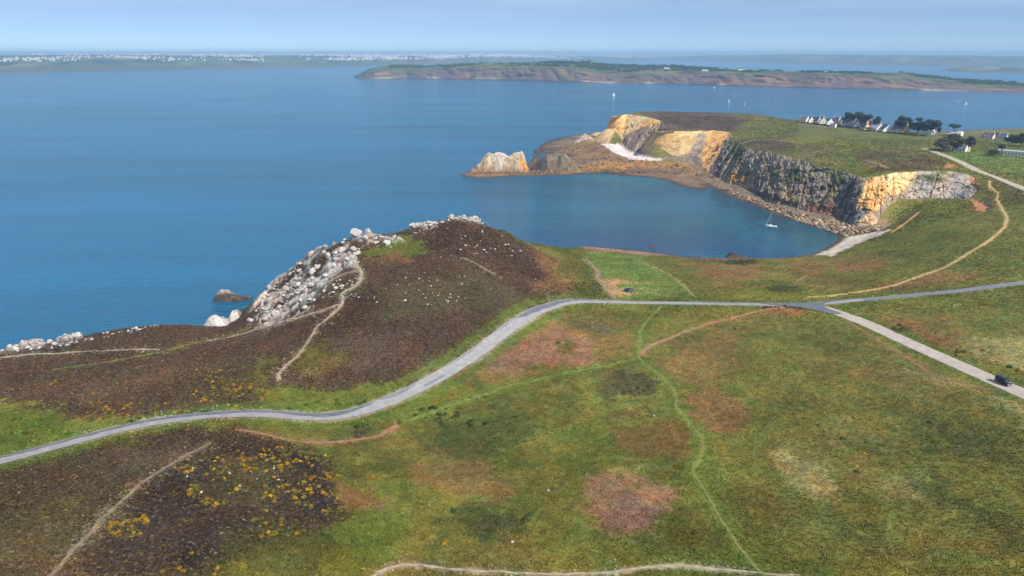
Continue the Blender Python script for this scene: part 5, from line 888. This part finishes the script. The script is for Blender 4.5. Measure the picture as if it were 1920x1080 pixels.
# ------------------------------------------------------------------ trees
bark = mat('pine_bark', (104, 94, 86), .95, .3, 1.5); 
def leafmat(nm, rgb): return mat(nm, rgb, .9, .5, .35)
def tree(u, v, hpx, wpx, style, rgb, label, seed):
    h = hit(u, v)
    if h is None: print('tree missed', u, v); return
    mpp = math.hypot(h[1] * CP + (CAMH - h[2]) * SP, 0) / FPX; Ht = hpx * mpp * 1.06; Wd = wpx * mpp
    rg = random.Random(seed); e = empty('pine_tree', (h[0], h[1], h[2] - .3)); tag(e, label, 'tree', 'pines of the clifftop hamlet')
    k = MB(); th = Ht * (.62 if style == 'flat' else .5); p = Vector((0, 0, 0)); r_ = max(.22, Ht * .026); top = None
    for s in range(4):
        q = p + Vector((rg.uniform(-.4, .4), rg.uniform(-.3, .3), th / 4)); k.tube(p, q, r_, r_ * .82); p = q; r_ *= .82
    lobes = []
    nl = 9 if style != 'flat' else 7
    for s in range(nl):
        a = 6.283 * s / nl + rg.uniform(-.3, .3); rr_ = Wd * .5 * rg.uniform(.35, .78); zz = Ht * (rg.uniform(.72, .9) if style == 'flat' else rg.uniform(.34, .84)); tip = Vector((math.cos(a) * rr_, math.sin(a) * rr_ * .8, zz)); k.tube(Vector((0, 0, th * rg.uniform(.5, 1))), tip, .16, .05, 6)
        lobes.append((tip, Wd * rg.uniform(.17, .27), Ht * (rg.uniform(.07, .12) if style == 'flat' else rg.uniform(.11, .18))))
    lobes.append((Vector((0, 0, Ht * .86)), Wd * .26, Ht * .12)); k.build('trunk', bark, e)
    V, F = [], []
    for c, rx, rz_ in lobes:
        for _ in range(150):
            t_ = rg.uniform(0, 6.283); cz_ = rg.uniform(-1, 1); q = math.sqrt(1 - cz_ * cz_); d_ = Vector((q * math.cos(t_), q * math.sin(t_), cz_)); o_ = c + Vector((d_.x * rx, d_.y * rx, d_.z * rz_)) * rg.uniform(.55, 1.08)
            nq = (d_ + Vector((rg.uniform(-.6, .6), rg.uniform(-.6, .6), rg.uniform(-.2, .8)))).to_track_quat('Z', 'Y'); s = rg.uniform(.5, 1.15) * Ht / 15; i = len(V)
            for a, b_ in ((-1, -.6), (.9, -.7), (1, .6), (-.7, .8)): V.append(tuple(o_ + nq @ Vector((a * s * .6, b_ * s * .6, 0))))
            F.append((i, i + 1, i + 2, i + 3))
    link('crown', np_mesh('crown', V, F, smooth=False), leafmat('needles_%d' % rgb[0], rgb), e); return e
DP, GP = (46, 58, 44), (84, 82, 74)
TR = [(1588, 237, 22, 22, 'round', DP, 'dark pine at the left end of the tallest hamlet clump'), (1606, 237, 23, 26, 'round', DP, 'broad dark pine in the middle of the left clump'), (1622, 238, 21, 20, 'round', DP, 'dark pine at the right end of the left clump'), (1643, 240, 20, 14, 'round', DP, 'narrow dark pine above the grey low house'), (1653, 241, 15, 15, 'round', DP, 'small dark pine left of the white dormer house'),
 (1668, 243, 20, 22, 'round', DP, 'dark pine directly behind the tall white gable'), (1686, 248, 26, 22, 'round', DP, 'tall dark pine right of the tall white gable'), (1698, 249, 25, 20, 'round', DP, 'dark pine behind the yellow and brick gable'), (1719, 252, 27, 26, 'round', DP, 'large dark pine left of the large white house'), (1737, 254, 26, 24, 'round', DP, 'dark pine behind the large white house'), (1752, 255, 25, 22, 'round', DP, 'dark rounded pine behind the attached cream gable'),
 (1787, 256, 19, 26, 'flat', DP, 'lone flat topped pine standing over the pale bungalow'), (1766, 284, 24, 34, 'round', GP, 'grey leaning pine at the bend of the upper lane'), (1786, 284, 32, 38, 'round', (66, 70, 56), 'big grey green pine left of the white cottage'), (1816, 280, 24, 20, 'round', (62, 68, 52), 'grey green pine behind the tan shed'), (1876, 293, 22, 12, 'flat', (76, 82, 58), 'slim pine with pale trunk left of the grey annex'), (1862, 293, 13, 22, 'round', (56, 66, 48), 'bushy dark tree beside the slim pale trunk'),
 (1896, 274, 21, 28, 'round', DP, 'dark tree at the left side of the right edge wood'), (1914, 275, 25, 26, 'round', DP, 'tall dark tree at the right picture edge'), (1700, 254, 9, 18, 'round', (104, 104, 52), 'yellow green bush beside the yellow and brick gable'), (1716, 256, 9, 20, 'round', (104, 100, 50), 'yellow green bush left of the large white house'), (1628, 247, 9, 18, 'round', (104, 98, 54), 'brown green bush right of the yellow gable')]
for k, a in enumerate(TR):
    dv = 1.5 if a[2] > 12 and a[1] < 258 else 0
    tree(a[0], a[1] - dv, a[2] + (2 if dv else 0), *a[3:], seed=k + 1)
# woods on the distant headland, one mass
hk = np.argwhere((HH > 1.6) & (HH < 3.02)); fx = fbm(HG[..., 0] / 150, HG[..., 1] / 120, 3, 601); uh = us2[hk[:, 1]]
wk = sstep(.02, .12, fx[hk[:, 0], hk[:, 1]] + .10 * np.exp(-((uh - 1050) / 160) ** 2) + .05 * np.exp(-((uh - 1280) / 60) ** 2)) * (uh > 730); sel = hk[RNG.choice(len(hk), 2600, p=wk / wk.sum())]
pw = HG[sel[:, 0], sel[:, 1]] + np.c_[RNG.uniform(-5, 5, len(sel)), RNG.uniform(-14, 14, len(sel)), 0 * sel[:, 0]]; s_ = RNG.uniform(10, 19, len(sel))
scatter('distant_wood', pw, lin(52, 70, 40) * RNG.lognormal(0, .3, len(sel))[:, None], np.c_[s_, s_, s_ * .75], rots(len(sel)), C_gorse, 3, 'dark green woods on top of the distant headland', 'wood')

# ------------------------------------------------------------------ boats
hullm = mat('white_gelcoat', (236, 238, 240), .35, .04, 1, spec=.5); alum = mat('mast_alloy', (206, 208, 212), .4, .05, 1, metallic=.4); sailm = mat('sail_cloth', (238, 238, 236), .8, .04, 1); navy = mat('navy_canvas', (44, 56, 92), .8, .1, 1)
def hull(name, Ln, B, fb, parent, m):
    V, F = [], []; n_ = 14; prof = [(0.0, -.35), (.62, -.25), (.92, .25), (1.0, 1.0)]
    for k in range(n_ + 1):
        t_ = k / n_; x = -Ln / 2 + Ln * t_; bw = B / 2 * (math.sin(math.pi * min(1, (t_ * .72 + .28))) ** .7 if t_ < 1 else 0.01) ; bw = max(bw, .02); sh = fb * (1 + .25 * t_ ** 2)
        for s in (-1, 1):
            for w_, hz_ in prof: V.append((x + (.35 * hz_ if t_ > .9 else 0), s * bw * w_, sh * hz_))
    for k in range(n_):
        a = k * 8; b_ = a + 8
        for q in range(3): F.append((a + q, b_ + q, b_ + q + 1, a + q + 1)); F.append((a + 4 + q, a + 5 + q, b_ + 5 + q, b_ + 4 + q))
        F.append((a + 3, b_ + 3, b_ + 7, a + 7))
    F.append((0, 1, 2, 3)); F.append((4, 7, 6, 5)); F.append((0, 3, 7, 4)); return link(name, np_mesh(name, V, F, smooth=False), m, parent)
p = P(1446, 425.5, 0); e = empty('sailboat', (p[0], p[1], .05), R(157)); tag(e, 'white sailing yacht at anchor with bare mast in the cove', 'sailboat')
hull('hull', 8.2, 2.8, 1.05, e, hullm); MB().prism([(-1.2, 1.0), (2.2, 1.1), (1.6, 1.55), (-.9, 1.6)], -.85, .85).build('cabin', hullm, e); MB().box(-3.2, -1.4, -.7, .7, .95, 1.12).build('cockpit', navy, e); MB().tube((.8, 0, 1.0), (.8, 0, 11.4), .09, .06).build('mast', alum, e); MB().tube((.75, 0, 2.2), (-2.9, 0, 2.3), .13, .11).build('boom', navy, e); MB().tube((3.95, 0, 1.3), (.85, 0, 10.9), .10, .05, 6).build('furled_jib', sailm, e); MB().tube((.8, -.9, 6.5), (.8, .9, 6.5), .03, .03, 6).build('spreader', alum, e); MB().prism([(-1.5, 1.5), (-.7, 1.6), (-.9, 2.15), (-1.4, 2.1)], -.8, .8).build('sprayhood', navy, e)
for k, (u, v, hp, lb) in enumerate([(1151, 180, 8, 'far sailboat alone off the ochre headland'), (1367, 191, 6, 'far sailboat at the left of the group beyond the headland'), (1396, 196, 7, 'far sailboat nearest behind the headland plateau'), (1454, 188, 8, 'far sailboat with upright sails, middle of the channel'), (1585, 182, 4, 'tiny far sailboat close under the distant headland'), (1796, 193, 8, 'far sailboat, left of the pair at the right'), (1811, 196, 7, 'far sailboat, right of the pair at the right'), (1339, 165, 4, 'tiny far sailboat near the distant rocky shore')]):
    p = P(u, v, 0); Ht = hp * .85 * p[1] / FPX; e = empty('distant_sailboat', (p[0], p[1], .0), R(200 + 23 * k), Ht / 11); tag(e, lb, 'sailboat', 'sailing boats out in the channel')
    hull('hull', 8, 2.6, 1.0, e, hullm); MB().tube((.6, 0, .9), (.6, 0, 11), .09, .06, 6).build('mast', alum, e)
    MB().prism([(.5, 2.0), (.5, 10.8), (-.9, 6.5), (-3.3, 2.1)], -.05, .05).build('mainsail', sailm, e); MB().prism([(.8, 9.6), (3.8, 1.5), (.9, 1.7)], -.04, .04).build('jib', sailm, e)

# ------------------------------------------------------------------ vehicles
tyre = mat('tyre_rubber', (28, 28, 30), .9, .1, 5); rim = mat('wheel_rim', (150, 152, 156), .4, .05, 5, metallic=.6); lampm = mat('lamp_lens', (226, 228, 232), .2, .03, 5, spec=.6); tail = mat('tail_lens', (150, 20, 20), .3, .05, 5); platem = mat('plate_white', (224, 224, 220), .6, .03, 5); trimk = mat('black_trim', (30, 31, 34), .6, .05, 5)
def vehicle(name, u, v, rz, prof, glass, Ln, W, wb, rgb, label, cat):
    h = hit(u, v); zz = max(z1(h[0] + a, h[1] + b_) for a in (-1, 0, 1) for b_ in (-1, 0, 1)); e = empty(name, (h[0], h[1], zz + .11), R(rz)); tag(e, label, cat); bmw = mat('car_paint_%d' % rgb[2], rgb, .25, .04, 3, spec=.6)
    b_ = MB().prism(prof, -W / 2, W / 2)
    for v_ in b_.bm.verts:
        if v_.co.z > 1.0: v_.co.y *= 1 - (v_.co.z - 1.0) * .17
    b_.bevel(.07, 2).build('body', bmw, e, True)
    for s in (-1, 1):
        for gl in glass:
            k = MB(); pts_ = [(x, s * (W / 2 * (1 - max(0, z - 1.0) * .17) + .012), z) for x, z in gl]; k.poly(pts_ if s < 0 else pts_[::-1]); q = k.build('side_window', glassm, e)
            sm = q.modifiers.new('thick', 'SOLIDIFY'); sm.thickness = .02
        for x in wb:
            w_ = MB().tube((x, s * (W / 2 - .2), .33), (x, s * (W / 2 + .02), .33), .33, .33, 16).build('wheel', tyre, e); MB().tube((x, s * (W / 2 + .0), .33), (x, s * (W / 2 + .035), .33), .2, .19, 12).build('rim', rim, w_)
        MB().box(Ln / 2 - .12, Ln / 2 + .01, s * (W / 2 - .32) - .17, s * (W / 2 - .32) + .17, .66, .84).build('headlight', lampm, e); MB().box(-Ln / 2 - .02, -Ln / 2 + .1, s * (W / 2 - .2) - .1, s * (W / 2 - .2) + .1, .8, 1.1).build('tail_light', tail, e); MB().box(glass[0][1][0] - .1, glass[0][1][0] + .12, s * (W / 2 + .12) - .1, s * (W / 2 + .12) + .1, 1.0, 1.16).build('wing_mirror', trimk, e)
    MB().box(Ln / 2 + .0, Ln / 2 + .03, -.26, .26, .4, .52).build('number_plate', platem, e)
    return e
def screens(e, fr, bk, W, paint_=glassm):
    for nm, (x0, z0, x1, z1_) in (('windscreen', fr), ('rear_window', bk)):
        dx = .03 if nm == 'windscreen' else -.03; w0 = W / 2 * (1 - max(0, z0 - 1) * .17) - .1; w1 = W / 2 * (1 - max(0, z1_ - 1) * .17) - .1
        q = MB().poly([(x0 + dx, -w0, z0 + .02), (x0 + dx, w0, z0 + .02), (x1 + dx, w1, z1_ + .02), (x1 + dx, -w1, z1_ + .02)]).build(nm, paint_, e); sm = q.modifiers.new('thick', 'SOLIDIFY'); sm.thickness = .02
e = vehicle('parked_car', 1178, 547.5, 176, [(-2.15, .28), (2.15, .28), (2.2, .6), (2.05, .88), (1.15, 1.0), (.45, 1.46), (-1.2, 1.5), (-2.0, 1.05), (-2.2, .95)], [[(.0, 1.02), (.95, 1.02), (.4, 1.4), (.0, 1.42)], [(-1.7, 1.02), (-.1, 1.02), (-.1, 1.43), (-1.15, 1.43)]], 4.35, 1.8, (-1.35, 1.35), (44, 54, 78), 'dark blue car parked alone on the green meadow', 'car'); screens(e, (1.13, 1.02, .5, 1.44), (-1.95, 1.08, -1.28, 1.47), 1.8)
h = P(1880, 721, 26.2); k = np.argmin(np.hypot(L_south[:, 0] - h[0], L_south[:, 1] - h[1])); tg = L_south[k + 2] - L_south[k - 2]
e = vehicle('van', 1880, 721, math.degrees(math.atan2(tg[1], tg[0])), [(-2.4, .3), (2.4, .3), (2.45, .65), (2.3, 1.0), (1.65, 1.15), (.95, 1.85), (.6, 1.95), (-2.2, 1.96), (-2.42, 1.8), (-2.45, .8)], [[(.5, 1.12), (1.5, 1.12), (.95, 1.72), (.5, 1.75)], [(-2.1, 1.15), (.35, 1.15), (.35, 1.75), (-2.1, 1.75)]], 4.85, 1.92, (-1.5, 1.5), (30, 34, 62), 'navy van driving on the pale branch road', 'van'); screens(e, (1.6, 1.2, 1.0, 1.8), (-2.45, 1.2, -2.43, 1.75), 1.92)

# ------------------------------------------------------------------ people
skin = mat('skin', (206, 160, 132), .7, .05, 8); hairm = mat('hair', (58, 44, 36), .8, .1, 8)
def person(u, v, rz, top, legs, label, pack=None, stride=.22):
    h = hit(u, v)
    if h is None: return
    e = bpy.data.objects.new('person', None)
    J = {'pel': (0, 0, .93, .15), 'wai': (0, 0, 1.08, .135), 'che': (.03, 0, 1.3, .165), 'nek': (.04, 0, 1.47, .06), 'hed': (.07, 0, 1.58, .095), 'top': (.07, 0, 1.68, .085)}
    E = [('pel', 'wai'), ('wai', 'che'), ('che', 'nek'), ('nek', 'hed'), ('hed', 'top')]
    for s, nm in ((1, 'l'), (-1, 'r')):
        f_ = s * stride
        J.update({'h' + nm: (0, s * .1, .88, .105), 'k' + nm: (f_ * .6 + .05, s * .11, .5, .065), 'a' + nm: (f_, s * .11, .09, .045), 't' + nm: (f_ + .18, s * .12, .04, .035), 's' + nm: (.03, s * .19, 1.4, .065), 'e' + nm: (-f_ * .5 - .02, s * .25, 1.13, .045), 'w' + nm: (-f_ * .8 + .08, s * .25, .9, .033), 'f' + nm: (-f_ * .9 + .1, s * .245, .8, .03)})
        E += [('pel', 'h' + nm), ('h' + nm, 'k' + nm), ('k' + nm, 'a' + nm), ('a' + nm, 't' + nm), ('che', 's' + nm), ('s' + nm, 'e' + nm), ('e' + nm, 'w' + nm), ('w' + nm, 'f' + nm)]
    ks = list(J); me = bpy.data.meshes.new('person'); me.from_pydata([J[k][:3] for k in ks], [(ks.index(a), ks.index(b_)) for a, b_ in E], []); o = bpy.data.objects.new('person', me); COL.objects.link(o)
    o.modifiers.new('skin', 'SKIN'); o.modifiers.new('sub', 'SUBSURF').levels = 1
    for k, sv in zip(ks, me.skin_vertices[0].data): sv.radius = (J[k][3],) * 2; sv.use_root = (k == 'pel')
    dg = bpy.context.evaluated_depsgraph_get(); m2 = bpy.data.meshes.new_from_object(o.evaluated_get(dg)); o.modifiers.clear(); o.data = m2
    m2.materials.clear()
    for m_ in (skin, mat('cloth_%d_%d_%d' % top, top, .9, .1, 6), mat('cloth_%d_%d_%d' % legs, legs, .9, .1, 6)): m2.materials.append(m_)
    for f in m2.polygons:
        c = f.center; f.material_index = 0 if c.z > 1.47 or (abs(c.y) > .19 and c.z < .98) else (2 if c.z < 1.0 else 1); f.use_smooth = True
    bpy.data.objects.remove(e); o.location = (h[0], h[1], h[2] + .05); o.rotation_euler = (0, 0, R(rz)); tag(o, label, 'person')
    b_ = MB(); bmesh.ops.create_icosphere(b_.bm, subdivisions=2, radius=.115)
    for v_ in list(b_.bm.verts):
        if v_.co.z < -.02 and v_.co.x > -.02: b_.bm.verts.remove(v_)
    hr_ = b_.build('hair', hairm, o, True); hr_.location = (.06, 0, 1.65)
    if pack: MB().box(-.34, -.14, -.17, .17, 1.0, 1.45).bevel(.05, 2).build('backpack', mat('pack_%d_%d_%d' % pack, pack, .9, .1, 6), o)
person(750, 797, 40, (58, 58, 66), (36, 36, 40), 'hiker in dark clothes with a backpack at the end of the ochre path', (74, 70, 76)); person(897, 752, 200, (200, 206, 206), (60, 76, 88), 'walker in a white top on the green strip, the left of two'); person(912, 747, 200, (176, 206, 176), (40, 44, 50), 'walker in a pale green top on the green strip, the right of two')
person(1389, 593, 20, (40, 40, 46), (52, 48, 46), 'walker in dark clothes on the ochre path, the farther of two'); person(1368, 599, 20, (150, 148, 138), (60, 50, 44), 'walker in a grey top on the ochre path, the nearer of two'); person(1814.5, 312.5, 150, (70, 62, 78), (50, 48, 56), 'lone walker in dark clothes on the upper lane')

# ------------------------------------------------------------------ air
hz = bpy.data.meshes.new('haze'); bm = bmesh.new(); bmesh.ops.create_cube(bm, size=1); bm.to_mesh(hz); bm.free()
ho = link('haze', hz); ho.scale = (40000, 40000, 190); ho.location = (0, 0, 190 / 2 - 9); tag(ho, kind='stuff')
hm = bpy.data.materials.new('haze_air'); hm.use_nodes = True; hm.node_tree.nodes.clear()
pv = hm.node_tree.nodes.new('ShaderNodeVolumePrincipled'); pv.inputs['Color'].default_value = (.42, .68, 1, 1); pv.inputs['Density'].default_value = HAZE_DENSITY; pv.inputs['Anisotropy'].default_value = .0
om = hm.node_tree.nodes.new('ShaderNodeOutputMaterial'); hm.node_tree.links.new(pv.outputs[0], om.inputs['Volume']); hz.materials.append(hm)
